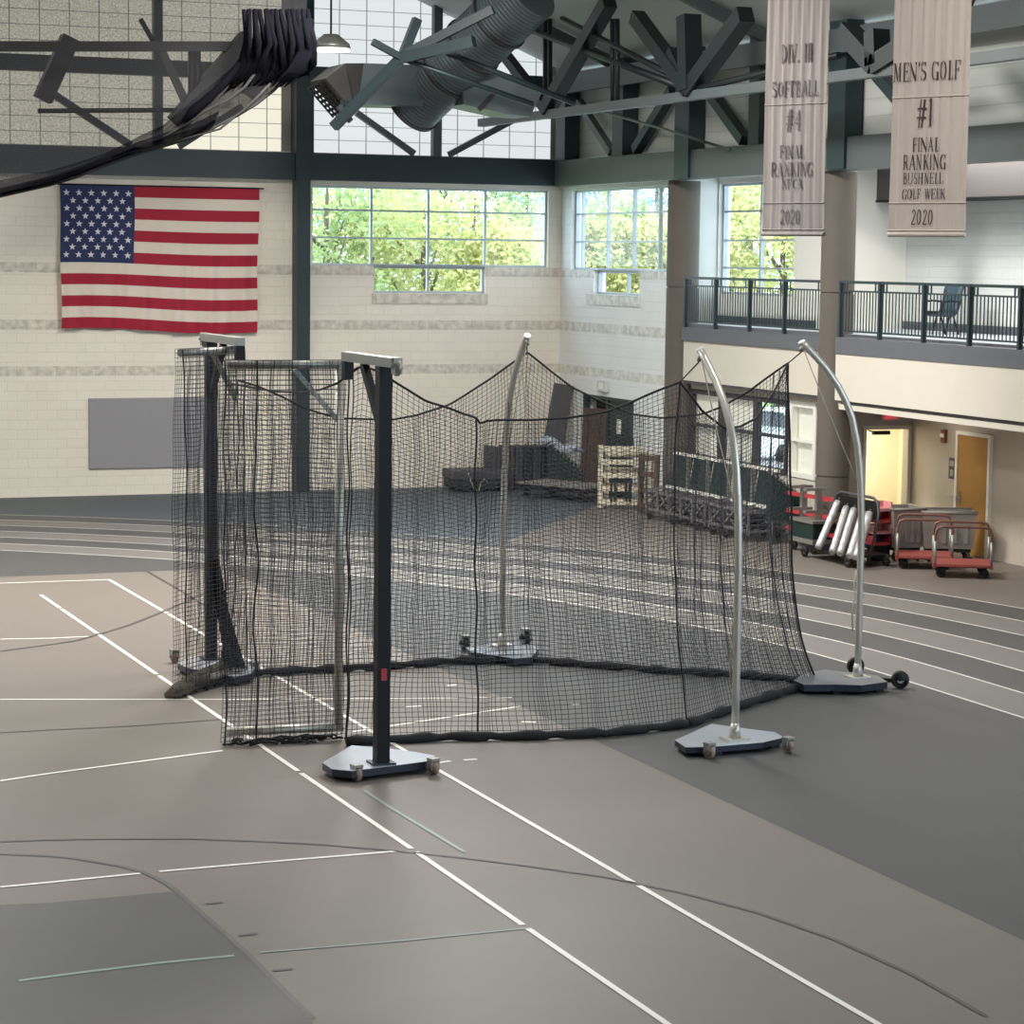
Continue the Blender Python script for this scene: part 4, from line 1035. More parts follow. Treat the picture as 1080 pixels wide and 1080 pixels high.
# ------------------------------------------------------------------ netting gates
def gate(label, A, Bp, ztop, zbot, ends, seed, side_at, pile_px):
    A, Bp = Vector((*A, 0)), Vector((*Bp, 0)); d = (Bp-A).normalized(); nr = Vector((-d.y, d.x, 0)); Lg = (Bp-A).length
    t = thing('netting_gate', label, 'gate', A)
    MB().tube([A+Vector((0, 0, ztop)), Bp+Vector((0, 0, ztop))], .047, 14).build('top_rail', M_galv, t)
    MB().tube([A+Vector((0, 0, zbot+.02)), Bp+Vector((0, 0, zbot))], .047, 14).build('bottom_rail', M_alu, t)
    s_ = Bp-d*.05
    if side_at: MB().tube([s_+Vector((0, 0, zbot)), s_+Vector((0, 0, ztop))], .047, 14).build('side_post', M_alu, t)
    MB().bar(s_+Vector((0, 0, ztop-.6))-d*.02, s_-d*.5+Vector((0, 0, ztop-.05)), .05).build('corner_brace', M_galv, t)
    for sd in (-1, 1):
        top = [A-d*.03+nr*(.055*sd)+Vector((0, 0, ztop+.045)), Bp+d*.02+nr*(.055*sd)+Vector((0, 0, ztop+.045))]
        bot = [A-d*.03+nr*(.10*sd)+Vector((0, 0, .015)), Bp+d*.02+nr*(.10*sd)+Vector((0, 0, .03))]
        g = net_grid(top, bot, 1.5, .035, 11, seed+sd, CELL, .5)
        m = MB(); strands(m, g, STR); m.build('net_sleeve', M_net, t)
        if sd == -1:
            MB().tube(g[0], .009, 6).build('edge_rope', M_rope, t); MB().tube(g[-1], .009, 6).build('edge_rope', M_rope, t)
            k = int(len(g)*.27)
            if side_at: MB().tube([c+Vector((.02*math.sin(i*.2), 0, 0)) for i, c in enumerate(g[k])], .010, 6).build('drawstring', M_rope, t)
    rnd = random.Random(seed)
    m = MB()
    for k in range(30):
        f = k/29; p = A.lerp(Bp, f)+nr*rnd.uniform(-.12, .12); q_ = p+d*rnd.uniform(-.1, .38)+nr*rnd.uniform(-.1, .1)
        m.tube([p+Vector((0, 0, .02)), (p+q_)/2+Vector((0, 0, rnd.uniform(.02, .05))), q_+Vector((0, 0, .02))], rnd.uniform(.008, .02), 6)
    m.build('slack_net', M_rope, t)
    return t
gate('front netting gate on a silver pipe frame beside the nearest black post', (6.72, 24.66), (8.0, 24.6), 4.05, .13, True, 3, True, None)
g2 = gate('far netting gate below the flag with its slack net bunched on the floor', (6.99, 27.68), (7.93, 28.5), 4.05, .12, True, 5, False, None)
M_bunch = sheer_mat('net_bunched', rgb(96, 90, 84), .8, 30.0)
M_bunch_d = sheer_mat('net_bunched_dark', rgb(40, 38, 40), .88, 30.0)
m = MB(); m.tube([atY(226, 590, 28.2), atY(230, 620, 28.2), atY(236, 650, 28.25), atY(243, 680, 28.3), fl(246, 706, .1)], [.06, .07, .075, .1, .16], 10); m.build('bunched_net', M_bunch_d, g2)
m = MB(); m.tube([fl(174, 734, .03), fl(186, 729, .09), fl(205, 719, .11), fl(226, 711, .12), fl(246, 703, .13)], [.03, .09, .11, .12, .14], 10); m.build('slack_net', M_bunch, g2)
m = MB(); m.tube([fl(205, 722, .03), fl(228, 715, .03), fl(250, 712, .04), fl(272, 709, .04)], [.03, .05, .05, .03], 8); m.build('slack_net', M_rope, g2)
# ------------------------------------------------------------------ stored equipment along the walls
def frm(cx, cy, yaw):
    c, s_ = math.cos(yaw), math.sin(yaw)
    return lambda x, y, z: Vector((cx+c*x-s_*y, cy+s_*x+c*y, z))
def lbox(m, fr, lo, hi):
    a = [fr(x, y, z) for z in (lo[2], hi[2]) for y in (lo[1], hi[1]) for x in (lo[0], hi[0])]
    return m.add(a, [(0,2,3,1),(4,5,7,6),(0,1,5,4),(1,3,7,5),(3,2,6,7),(2,0,4,6)])
def wheels4(t, fr, xs, ys, r, m=M_rubber, w=.045):
    ax = fr(1, 0, 0)-fr(0, 0, 0)
    for x in xs:
        for y in ys:
            p = fr(x, y, r); MB().disc_wheel(p, ax, r, w, 14).build('wheel', m, t)
# crash mat against the back wall
f_ = frm(19.55, 50.55, math.radians(-4))
t = thing('crash_mat', 'low thick black crash mat lying on the floor by the back wall', 'mat', f_(0, 0, 0))
m = MB(); lbox(m, f_, (-.62, -.55, .06), (.62, .5, .26)); m.build('lower_pad', M_rubber, t, bevel=.04)
m = MB(); lbox(m, f_, (-.66, -.5, .26), (.60, .5, .47)); m.build('upper_pad', M_char, t, bevel=.04)
m = MB(); lbox(m, f_, (-.5, -.4, 0), (.5, .4, .06)); m.build('skid', M_rubber, t)
m = MB(); m.tube([f_(-.34, -.53, .44), f_(-.30, -.58, .26), f_(-.22, -.6, .08), f_(-.12, -.6, .04), f_(-.06, -.58, .22), f_(.02, -.56, .3), f_(.1, -.57, .22)], .014, 6); m.build('strap', M_cord, t)
# folded mats standing on edge
xs = [(519, 528), (534, 542), (543, 551), (552, 561), (562, 570), (571, 580), (581, 591)]
labs = ['grey folded mat standing alone left of the rear cage pole', 'charcoal folded mat directly right of the rear cage pole', 'slim purple grey folded mat, second right of the rear pole', 'dark navy folded mat, third right of the rear pole', 'charcoal folded mat in the middle of the standing row', 'navy folded mat, second from the right end of the row', 'navy folded mat at the right end of the row beside green slats']
for i, (a, b) in enumerate(xs):
    x0, x1 = atY(a, 500, 50.4).x, atY(b, 500, 50.4).x
    t = thing('folded_mat', labs[i], 'mat', ((x0+x1)/2, 50.6, 0), 'folded mats standing along the back wall')
    zt = .98 if i else .98
    mm = (M_char, M_char, M_char, M_navyv, M_char, M_navyv, M_navyv)[i]
    for k in range(2):
        xa = x0+(x1-x0)*k/2
        MB().box((xa+.004, 50.35+.02*(i % 2), .0), (xa+(x1-x0)/2-.004, 50.95, zt-.01*k)).build('fold', mm, t, bevel=.02)
# slatted dark green racks whose top steps down
def slat_rack(label, p0, p1, z0, z1, zb, n, mpost=M_galv):
    p0, p1 = Vector(p0), Vector(p1); d = (p1-p0).normalized(); nr = Vector((-d.y, d.x, 0))
    t = thing('slatted_seat_rack', label, 'rack', p0)
    st = (p1-p0).length/n
    for i in range(n):
        c = p0+d*(st*(i+.5)); zt = z0+(z1-z0)*i/(n-1)
        m = MB(); m.obox((c.x, c.y, (zt+zb)/2), d*(st*.46), nr*.22, (0, 0, (zt-zb)/2)); m.build('slat_board', M_dgreen, t)
        m = MB(); m.obox((c.x, c.y, zt+.012), d*(st*.2), nr*.235, (0, 0, .012)); m.build('edge_strip', M_galv, t)
    m = MB(); m.bar(p0+Vector((0, 0, zb-.03)), p1+Vector((0, 0, zb-.03)), .3, .06)
    for q_ in (p0+d*.1, p1-d*.1): m.obox((q_.x, q_.y, zb/2), d*.03, nr*.2, (0, 0, zb/2))
    m.build('frame', mpost, t)
a, b = onl(590, 497, (21.0, 50.2), (21.9, 47.4)), onl(628, 510, (21.0, 50.2), (21.9, 47.4))
slat_rack('dark green slatted rack stepping down in the corner below the leaning grey pad', (20.98, 49.75, 0), (21.66, 49.38, 0), 1.06, .50, .30, 10)
slat_rack('dark green slatted rack stepping down left of the right column, beyond the netting', (21.05, 39.55, 0), (21.72, 39.2, 0), 1.33, .86, .45, 11)
# flat cart
c = fl(597, 510, .33)
f_ = frm(c.x, c.y, math.radians(28))
t = thing('platform_cart', 'low flat grey platform cart on small wheels in the corner', 'cart', f_(0, 0, 0))
m = MB(); lbox(m, f_, (-.52, -.95, .29), (.52, .95, .34)); m.build('deck', mat('deck_grey', rgb(140, 134, 130), .6, noise=.15, nscale=14), t)
m = MB(); lbox(m, f_, (-.53, -.96, .2), (.53, -.88, .3)); lbox(m, f_, (-.53, .88, .2), (.53, .96, .3)); lbox(m, f_, (-.53, -.96, .2), (-.48, .96, .3)); lbox(m, f_, (.48, -.96, .2), (.53, .96, .3)); m.build('frame', M_black, t)
wheels4(t, f_, (-.42, .42), (-.75, .75), .1)
# leaning grey pad in the corner and brown board in the open doorway
def slab(name, label, cat, quad_bl, wd, ht, th, lean, m, yaw, roll=0, strap=False):
    """upright slab: foot centre, width, height, thickness, lean back, roll sideways"""
    t = thing(name, label, cat, quad_bl)
    o = Vector(quad_bl); R_ = Matrix.Rotation(yaw, 3, 'Z') @ Matrix.Rotation(lean, 3, 'X') @ Matrix.Rotation(roll, 3, 'Y')
    k = MB(); k.obox(o+R_ @ Vector((0, 0, ht/2))+Vector((0, 0, abs(math.sin(roll))*wd/2)), R_ @ Vector((wd/2, 0, 0)), R_ @ Vector((0, th/2, 0)), R_ @ Vector((0, 0, ht/2)))
    k.build('board', m, t, bevel=.015)
    return t, o, R_
b0 = atX(600, 478, 21.45)
t, o, R_ = slab('leaning_pad', 'tall charcoal pad leaning in the corner left of the open doorway', 'pad', (21.25, 50.55, 0), .46, 2.36, .16, math.radians(-5), M_char, math.radians(-30), math.radians(9))
m = MB(); m.bar(o+R_ @ Vector((.235, -.06, .3)), o+R_ @ Vector((.235, -.06, 2.2)), .03); m.build('edge_strap', M_galv, t)
t, o, R_ = slab('leaning_board', 'brown wooden board leaning in the open doorway', 'board', (21.74, 49.12, 0), .62, 1.9, .08, math.radians(-4), M_brown, math.radians(-60))
m = MB(); m.obox(o+R_ @ Vector((-.16, -.06, 1.0)), R_ @ Vector((.02, 0, 0)), R_ @ Vector((0, .012, 0)), R_ @ Vector((0, 0, .85))); m.obox(o+R_ @ Vector((.16, -.06, 1.0)), R_ @ Vector((.02, 0, 0)), R_ @ Vector((0, .012, 0)), R_ @ Vector((0, 0, .85))); m.build('batten', M_brown, t)
# pale clutter on the green rack
t = thing('folded_tarp', 'crumpled pale blue white tarp on top of the green corner rack', 'tarp', (21.1, 49.85, 1.06))
m = MB(); rnd = random.Random(4)
for k in range(9):
    p = Vector((21.02+.06*k*.9, 50.15-.10*k, 1.07+.04*math.sin(k)-.03*k*.9)); m.tube([p+Vector((-.2, -.04, .02)), p+Vector((0, .02, .10+.05*rnd.random())), p+Vector((.2, -.03, .02))], [.03, .06, .03], 7)
m.build('tarp_fold', mat('tarp_pale', rgb(186, 194, 206), .7), t)
# door 3: dark double door in the side wall, one leaf open
d3 = bpy.data.objects.new('door_3', None); COL.objects.link(d3); ORG[d3.name] = Vector((0, 0, 0)); d3['kind'] = 'structure'; d3['label'] = 'dark green steel double door in the side wall near the corner'
MB().box((XR+.02, 47.36, .01), (XR+.07, 48.66, 2.14)).build('door_leaf', M_dgreen, d3)
m = MB(); m.box((XR-.02, 49.93, 0), (XR+.12, 49.99, 2.11)); m.box((XR-.02, 47.31, 0), (XR+.12, 47.37, 2.11)); m.box((XR-.02, 47.31, 2.11), (XR+.12, 49.99, 2.18)); m.box((XR-.019, 48.64, 0), (XR+.1, 48.72, 2.11)); m.build('door_frame', M_steel, d3)
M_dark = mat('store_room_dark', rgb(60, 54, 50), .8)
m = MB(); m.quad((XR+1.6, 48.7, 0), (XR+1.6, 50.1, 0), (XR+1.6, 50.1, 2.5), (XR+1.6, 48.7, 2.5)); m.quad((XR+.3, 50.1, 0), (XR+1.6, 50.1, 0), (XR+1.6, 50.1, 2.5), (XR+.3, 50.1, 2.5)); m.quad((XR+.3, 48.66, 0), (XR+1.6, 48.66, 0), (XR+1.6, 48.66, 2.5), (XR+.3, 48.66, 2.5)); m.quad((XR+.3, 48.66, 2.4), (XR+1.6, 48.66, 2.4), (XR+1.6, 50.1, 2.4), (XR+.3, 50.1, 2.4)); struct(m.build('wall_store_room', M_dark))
p = atX(652, 450, XR)
tag(MB().box((XR-.002+.012, p.y-.11, p.z-.16), (XR+.022, p.y+.11, p.z+.16)).build('door_notice', M_white), 'white paper notice on the dark green door', 'notice')
p = atX(638, 407, XR)
t = thing('emergency_light', 'small white box fixed on the side wall above the dark doorway', 'light', p)
MB().box((XR-.10, p.y-.22, p.z-.13), (XR, p.y+.22, p.z+.13)).build('housing', mat('fixture_grey', rgb(206, 206, 206), .5), t, bevel=.02)
MB().box((XR-.11, p.y-.10, p.z-.07), (XR-.095, p.y+.10, p.z+.07)).build('lens', M_white, t)
# stacked pale slatted frames leaning together
def slat_frame(label, foot, wd, ht, yaw, lean, m, n=5, pickets=True):
    t = thing('slatted_wooden_frame', label, 'frame', foot)
    o = Vector(foot); R_ = Matrix.Rotation(yaw, 3, 'Z') @ Matrix.Rotation(lean, 3, 'X')
    def P_(x, y, z): return o+R_ @ Vector((x, y, z))
    for sx in (-1, 1):
        k = MB(); k.obox(P_(sx*(wd/2-.05), 0, ht/2), R_ @ Vector((.05, 0, 0)), R_ @ Vector((0, .05, 0)), R_ @ Vector((0, 0, ht/2))); k.build('side_rail', m, t)
    for i in range(n):
        z = .12+(ht-.2)*i/(n-1); k = MB(); k.obox(P_(0, -.06, z), R_ @ Vector((wd/2, 0, 0)), R_ @ Vector((0, .02, 0)), R_ @ Vector((0, 0, .055))); k.build('slat', m, t)
    if pickets:
        for x in (-.22, -.14, .1, .18):
            k = MB(); k.obox(P_(x*wd, -.10, ht*.28), R_ @ Vector((.022, 0, 0)), R_ @ Vector((0, .02, 0)), R_ @ Vector((0, 0, ht*.18))); k.build('peg', M_black, t)
    return t
fa = fl(655, 537)
slat_frame('pale wooden slatted frame leaning upright, front one of the pair', (fa.x, fa.y, .02), .98, 1.32, math.radians(-22), math.radians(-9), M_bale)
slat_frame('pale wooden slatted frame leaning right behind the front frame', (fa.x+.22, fa.y+.2, .02), .98, 1.18, math.radians(-28), math.radians(-11), M_bale, 4, False)
fb = fl(690, 541)
slat_frame('brown wooden slatted frame standing right of the pale frames', (fb.x-.15, fb.y, .01), .42, 1.2, math.radians(-40), math.radians(-5), M_brown, 4, False)

# tipped-up portable bleachers along the side wall
M_bl = mat('bleacher_grey', rgb(112, 108, 110), .6, noise=.15, nscale=10)
def bleacher(label, ya, yb, n, x=21.25):
    t = thing('tipped_bleacher', label, 'bleacher', (x, ya, 0))
    w = (ya-yb)/n
    for i in range(n):
        y0 = ya-w*i-.04; y1 = ya-w*(i+1)+.07
        m = MB(); m.obox((x+.12, (y0+y1)/2, .98), (.025, 0, -.0), (0, (y0-y1)/2, 0), (.05, 0, .32)); m.build('seat_panel', M_dgreen, t, bevel=.012)
        m = MB(); m.box((x+.02, y1-.07, .6), (x+.1, y1-.02, 1.3)); m.build('upright', M_galv, t)
    m = MB(); m.bar((x+.16, ya, 1.31), (x+.16, yb, 1.31), .07, .05); m.build('top_rail', M_white, t)
    m = MB(); m.bar((x+.0, ya, .63), (x+.0, yb, .63), .07, .05); m.build('lower_rail', M_white, t)
    # lattice underframe: a low skirt, cross braces and legs
    m = MB(); m.bar((x-.45, ya, .56), (x-.45, yb, .56), .05); m.bar((x-.45, ya, .2), (x-.45, yb, .2), .05); m.bar((x+.3, ya, .2), (x+.3, yb, .2), .05)
    m.build('underframe', M_bl, t)
    k = max(2, int(round((ya-yb)/.5)))
    for i in range(k+1):
        y = ya-(ya-yb)*i/k
        m = MB(); m.bar((x-.45, y, .12), (x-.45, y, .58), .045); m.bar((x-.45, y, .56), (x+.1, y, .63), .04); m.bar((x-.45, y, .2), (x+.3, y, .2), .04); m.build('leg_frame', M_bl, t)
        if i < k:
            y2 = ya-(ya-yb)*(i+1)/k
            m = MB(); m.bar((x-.45, y, .2), (x-.45, y2, .56), .035); m.bar((x-.42, y, .56), (x-.42, y2, .2), .035); m.build('cross_brace', M_galv, t)
    m = MB()
    for z in (.3, .4, .5): m.box((x-.44, yb, z), (x+.25, ya, z+.03))
    m.build('folded_footboard', mat('footboard_dark', rgb(78, 74, 78), .6), t)
    for y in (ya-.25, (ya+yb)/2, yb+.25):
        MB().disc_wheel((x-.5, y, .085), (1, 0, 0), .085, .05, 14).build('wheel', M_rubber, t)
        MB().disc_wheel((x+.3, y, .085), (1, 0, 0), .085, .05, 14).build('wheel', M_rubber, t)
bleacher('dark green tipped-up bleacher with white rails, the left one of two beyond the netting', 44.2, 41.55, 3)
bleacher('dark green tipped-up bleacher with white rails, the right one behind the curved pole', 41.35, 39.75, 2)

# red and grey hurdle stack on a cart, partly behind the netting
hx = 21.35
t = thing('hurdle_cart', 'cart stacked with red barred grey hurdles beside the green slatted rack', 'cart', (hx, 38.6, 0))
for z in (.34, .66, .98): MB().bar((hx-.1, atX(830, 553, hx-.1).y, z), (hx+.05, 37.6, z), .05, .07).build('red_bar', M_red, t)
for y in (38.55, 38.0): MB().box((hx-.12, y-.04, .12), (hx-.02, y+.04, 1.18)).build('upright', M_galv, t)
for y in (38.55, 38.0):
    for z in (.72, 1.12): MB().box((hx-.35, y-.05, z), (hx+.1, y+.05, z+.05)).build('arm', M_galv, t)
m = MB(); m.box((hx-.3, 37.75, .26), (hx+.2, 38.55, .56)); m.build('storage_box', M_dgreen, t, bevel=.02)
m = MB(); m.box((hx-.33, 37.7, .18), (hx+.22, 38.6, .26)); m.box((hx-.34, 37.7, .55), (hx+.22, 38.6, .6)); m.build('tray', M_galv, t)
for y in (37.8, 38.5):
    for x in (hx-.26, hx+.16): MB().disc_wheel((x, y, .09), (1, 0, 0), .09, .05, 14).build('wheel', M_rubber, t)
# cart carrying silver tubes
cx_ = 21.05
t = thing('tube_cart', 'black framed cart with arched handle beside the right concrete column', 'cart', (cx_, 36.9, 0))
y0, y1 = 37.55, 35.95
m = MB(); m.tube([(cx_+.05, y0, .12), (cx_+.25, y0-.02, .9), (cx_+.3, y0-.1, 1.1), (cx_+.3, y0-.25, 1.16), (cx_+.3, y1+.25, 1.16), (cx_+.3, y1+.1, 1.1), (cx_+.28, y1+.02, .9), (cx_+.1, y1, .12)], .025, 8); m.build('arched_handle', M_char, t)
m = MB(); m.box((cx_-.32, y1, .16), (cx_+.5, y0, .2)); m.build('deck', M_black, t)
m = MB(); m.box((cx_+.28, y1+.1, .8), (cx_+.34, y0-.1, 1.1)); m.build('top_cover', M_black, t)
for y in (y0-.05, y1+.02):
    for x in (cx_-.3, cx_+.45):
        w = MB().disc_wheel((x, y, .105), (1, 0, 0), .105, .05, 18).build('wheel', M_rubber, t); MB().disc_wheel((x, y, .105), (1, 0, 0), .05, .06, 10).build('wheel_hub', M_galv, w)
M_foil = mat('silver_wrap', rgb(196, 196, 198), .35, metal=.4, noise=.45, nscale=9, bump=.7, bscale=22)
for i, (a, b, lab) in enumerate((((884, 529), (863, 578), 'leftmost of the silver wrapped tubes leaning on the cart'), ((893, 535), (878, 585), 'second silver wrapped tube from the left on the cart'), ((901, 537), (886, 588), 'third silver wrapped tube from the left on the cart'), ((911, 540), (896, 590), 'fourth silver wrapped tube, just behind the right curved pole'), ((917, 541), (903, 591), 'fifth silver wrapped tube, right of the right curved pole'))):
    p, q_ = atX(*a, cx_+.14), atX(*b, cx_-.36); q_.z = max(q_.z, .21)
    t = thing('wrapped_tube', lab, 'tube', q_, 'silver tubes on the cart')
    n = 12; MB().tube([q_.lerp(p, k/n) for k in range(n+1)], [.066+.003*(k % 2) for k in range(n)]+[.06], 14).build('tube_body', M_foil, t)
    MB().tube([p, p+(p-q_).normalized()*.08], .02, 8).build('tube_end', M_char, t)
p = fl(921, 590)
t = thing('blue_bin', 'small dark blue tub on the cart behind the right curved pole', 'tub', (p.x+.05, p.y+.1, .2))
m = MB(); m.tube([(p.x+.05, p.y+.1, .2), (p.x+.05, p.y+.1, .22), (p.x+.05, p.y+.1, .5)], [.16, .17, .2], 16); m.build('tub_body', mat('blue', rgb(36, 46, 92), .5), t)
m = MB(); m.box((p.x-.05, p.y+.02, .5), (p.x+.15, p.y+.18, .55)); m.build('lid', M_white, t)
# gray bin cart and orange bar behind
def bin_(label, x, y, w, d, z0, z1, m_, yaw=0):
    f_ = frm(x, y, yaw); t = thing('rolling_bin', label, 'bin', f_(0, 0, 0))
    m = MB(); V = [f_(sx*w/2*k, sy*d/2*k, z) for z, k in ((z0, .88), (z1, 1)) for sx, sy in ((-1, -1), (1, -1), (1, 1), (-1, 1))]
    m.add(V, [(3, 2, 1, 0), (0, 1, 5, 4), (1, 2, 6, 5), (2, 3, 7, 6), (3, 0, 4, 7)])
    ob = m.build('bin_body', m_, t); so = ob.modifiers.new('thick', 'SOLIDIFY'); so.thickness = .025
    m = MB(); R4 = V[4:]; m.tube(R4+[R4[0]], .025, 8); m.build('rim', m_, t)
    m = MB()
    for k in (-.3, -.1, .1, .3): lbox(m, f_, (k*w-.03, -d/2*.93-.02, z0+.1), (k*w+.03, -d/2*.93+.02, z1-.1))
    m.build('rib', m_, t)
    m = MB(); lbox(m, f_, (-w*.4, -d*.4, z0-.06), (w*.4, d*.4, z0)); m.build('dolly', M_rubber, t)
    wheels4(t, f_, (-w*.36, w*.36), (-d*.36, d*.36), (z0-.06)/2)
    return t
M_bin = mat('bin_grey', rgb(134, 128, 122), .55, noise=.08)
bin_('grey ribbed rolling bin just right of the arched cart', 22.25, 36.75, .6, .75, .24, .92, M_bin, math.radians(-8))
bin_('wide grey rolling bin behind the first red trolley', 22.95, 36.35, .95, .7, .24, .88, M_bin, math.radians(-25))
m = MB(); q0, q1 = atX(928, 541, 22.3), atX(957, 541, 22.6); 
t = thing('orange_hurdle', 'orange topped hurdle standing in front of the bright doorway', 'hurdle', (q0.x, q0.y, 0))
m.bar(q0, q1, .05, .11); m.build('top_bar', mat('orange', rgb(214, 120, 84), .5), t)
for q_ in (q0.lerp(q1, .1), q0.lerp(q1, .92)):
    m = MB(); m.bar((q_.x, q_.y, 0.02), (q_.x, q_.y, q_.z), .04); m.bar((q_.x, q_.y, .02), (q_.x-.5, q_.y-.1, .02), .04, .04); m.build('leg', M_galv, t)
# stack of red frames behind the pole
t = thing('red_crate_stack', 'stack of red and pink crates behind the right curved pole', 'crate stack', (21.75, 36.85, 0))
for k in range(4):
    m = MB(); z = .28+k*.2; m.box((21.6, 36.55, z), (21.95, 36.85, z+.05)); m.box((21.6, 36.55, z+.05), (21.63, 36.85, z+.16)); m.box((21.92, 36.55, z+.05), (21.95, 36.85, z+.16)); m.box((21.6, 36.82, z+.05), (21.95, 36.85, z+.16)); m.build('crate', M_red if k % 2 == 0 else mat('pink', rgb(206, 140, 142), .6), t)
m = MB(); m.box((21.62, 36.57, 0), (21.93, 36.83, .28)); m.build('pedestal', M_black, t)
# two red flatbed trolleys
M_tube = mat('trolley_pipe', rgb(122, 84, 76), .45, metal=.3)
M_tred = mat('trolley_red', rgb(150, 72, 66), .55, noise=.12, nscale=9)
def trolley(label, px_c, ln_, wd, yaw, ztop):
    c = fl(*px_c); f_ = frm(c.x, c.y, yaw)
    t = thing('flatbed_trolley', label, 'trolley', f_(0, 0, 0), 'red flatbed trolleys by the wooden door')
    m = MB(); lbox(m, f_, (-ln_/2, -wd/2, .2), (ln_/2, wd/2, .235)); lbox(m, f_, (-ln_/2, -wd/2, .165), (ln_/2, -wd/2+.04, .25)); lbox(m, f_, (-ln_/2, wd/2-.04, .165), (ln_/2, wd/2, .25)); m.build('deck', M_tred, t)
    for k in (-.3, 0, .3):
        m = MB(); lbox(m, f_, (k*ln_-.03, -wd/2, .165), (k*ln_+.03, wd/2, .2)); m.build('cross_bar', M_tred, t)
    for sx in (-1, 1):
        x = sx*(ln_/2-.03)
        pts = [f_(x, -wd/2+.03, .2), f_(x, -wd/2+.03, ztop-.12), f_(x, -wd/2+.06, ztop-.03), f_(x, -wd/2+.15, ztop), f_(x, wd/2-.15, ztop), f_(x, wd/2-.06, ztop-.03), f_(x, wd/2-.03, ztop-.12), f_(x, wd/2-.03, .2)]
        MB().tube(pts, .022, 10).build('push_handle', M_tube, t)
        for sy in (-1, 1):
            m = MB().tube([f_(x, sy*(wd/2-.03), .2), f_(x, sy*(wd/2-.03), .62)], .026, 10); m.build('socket', M_galv, t)
    wheels4(t, f_, (-ln_*.38, ln_*.38), (-wd*.36, wd*.36), .083)
    return t
trolley('red flatbed trolley with pipe handles, the left one of two', (974, 598), .9, .98, math.radians(60), .86)
trolley('red flatbed trolley with pipe handles, the right one nearest the wooden door', (1014, 607), .9, .98, math.radians(60), .86)
# ------------------------------------------------------------------ outdoors: lawn, trees, car
M_lawn = mat('lawn', rgb(150, 172, 110), .9, noise=.15, nscale=.6)
M_asph = mat('asphalt', rgb(190, 190, 188), .9, noise=.05)
g = MB(); g.quad((-60, YB+.4, -.3), (160, YB+.4, -.3), (160, 190, -.3), (-60, 190, -.3)); o = g.build('ground_lawn', M_lawn); o['kind'] = 'structure'
g = MB(); g.quad((25.3, 42, -.2), (60, 42, -.2), (60, 78, -.2), (25.3, 78, -.2)); o = g.build('ground_parking', M_asph); o['kind'] = 'structure'
def leaf_mat(name, c):
    m = bpy.data.materials.new(name); m.use_nodes = True
    n = m.node_tree.nodes; L = m.node_tree.links; b = n['Principled BSDF']; b.inputs['Roughness'].default_value = .8; b.inputs['Specular IOR Level'].default_value = .2
    tc = n.new('ShaderNodeTexCoord'); nz = n.new('ShaderNodeTexNoise'); nz.inputs['Scale'].default_value = .9; nz.inputs['Detail'].default_value = 3
    L.new(tc.outputs['Object'], nz.inputs['Vector'])
    cr = n.new('ShaderNodeValToRGB'); cr.color_ramp.elements[0].position = .35; cr.color_ramp.elements[1].position = .65
    cr.color_ramp.elements[0].color = c[0]; cr.color_ramp.elements[1].color = c[1]
    L.new(nz.outputs['Fac'], cr.inputs[0]); L.new(cr.outputs[0], b.inputs['Base Color'])
    tl = n.new('ShaderNodeBsdfTranslucent'); L.new(cr.outputs[0], tl.inputs['Color']); mx = n.new('ShaderNodeMixShader'); mx.inputs[0].default_value = .45
    out = n['Material Output']; L.new(b.outputs[0], mx.inputs[1]); L.new(tl.outputs[0], mx.inputs[2]); L.new(mx.outputs[0], out.inputs['Surface'])
    return m
LM = {'yellow': leaf_mat('leaf_yellow', (rgb(168, 172, 112), rgb(206, 200, 142))),
      'green': leaf_mat('leaf_green', (rgb(134, 154, 104), rgb(178, 188, 136))),
      'teal': leaf_mat('leaf_teal', (rgb(112, 154, 148), rgb(160, 192, 186)))}
M_bark = mat('bark', rgb(92, 80, 70), .9)
def crown_mesh(seed, conifer, h, r):
    rnd = random.Random(seed); m = MB()
    blobs = []
    if not conifer:
        for k in range(26):
            a, e = rnd.uniform(0, 2*PI), rnd.uniform(-.5, 1)
            rr = r*rnd.uniform(.35, .85); blobs.append((Vector((math.cos(a)*rr*math.cos(e), math.sin(a)*rr*math.cos(e), h*.58+math.sin(e)*h*.34)), r*rnd.uniform(.26, .42)))
    n = 4200
    for k in range(n):
        if conifer:
            f = rnd.random()**.7; z = h*(.1+.9*(1-f)); rr = r*(f)*rnd.uniform(.55, 1.0)*(1+.25*math.sin(z*6)); a = rnd.uniform(0, 2*PI); p = Vector((math.cos(a)*rr, math.sin(a)*rr, z-rr*.25))
        else:
            c, br = blobs[k % len(blobs)]; d = Vector((rnd.gauss(0, 1), rnd.gauss(0, 1), rnd.gauss(0, 1))).normalized(); p = c+d*br*rnd.uniform(.6, 1.05)
        s_ = rnd.uniform(.07, .15); u = Vector((rnd.gauss(0, 1), rnd.gauss(0, 1), rnd.gauss(0, 1))).normalized(); w = u.orthogonal().normalized()
        m.add([p-u*s_, p+w*s_*.6, p+u*s_, p-w*s_*.6], [(0, 1, 2, 3)])
    return m
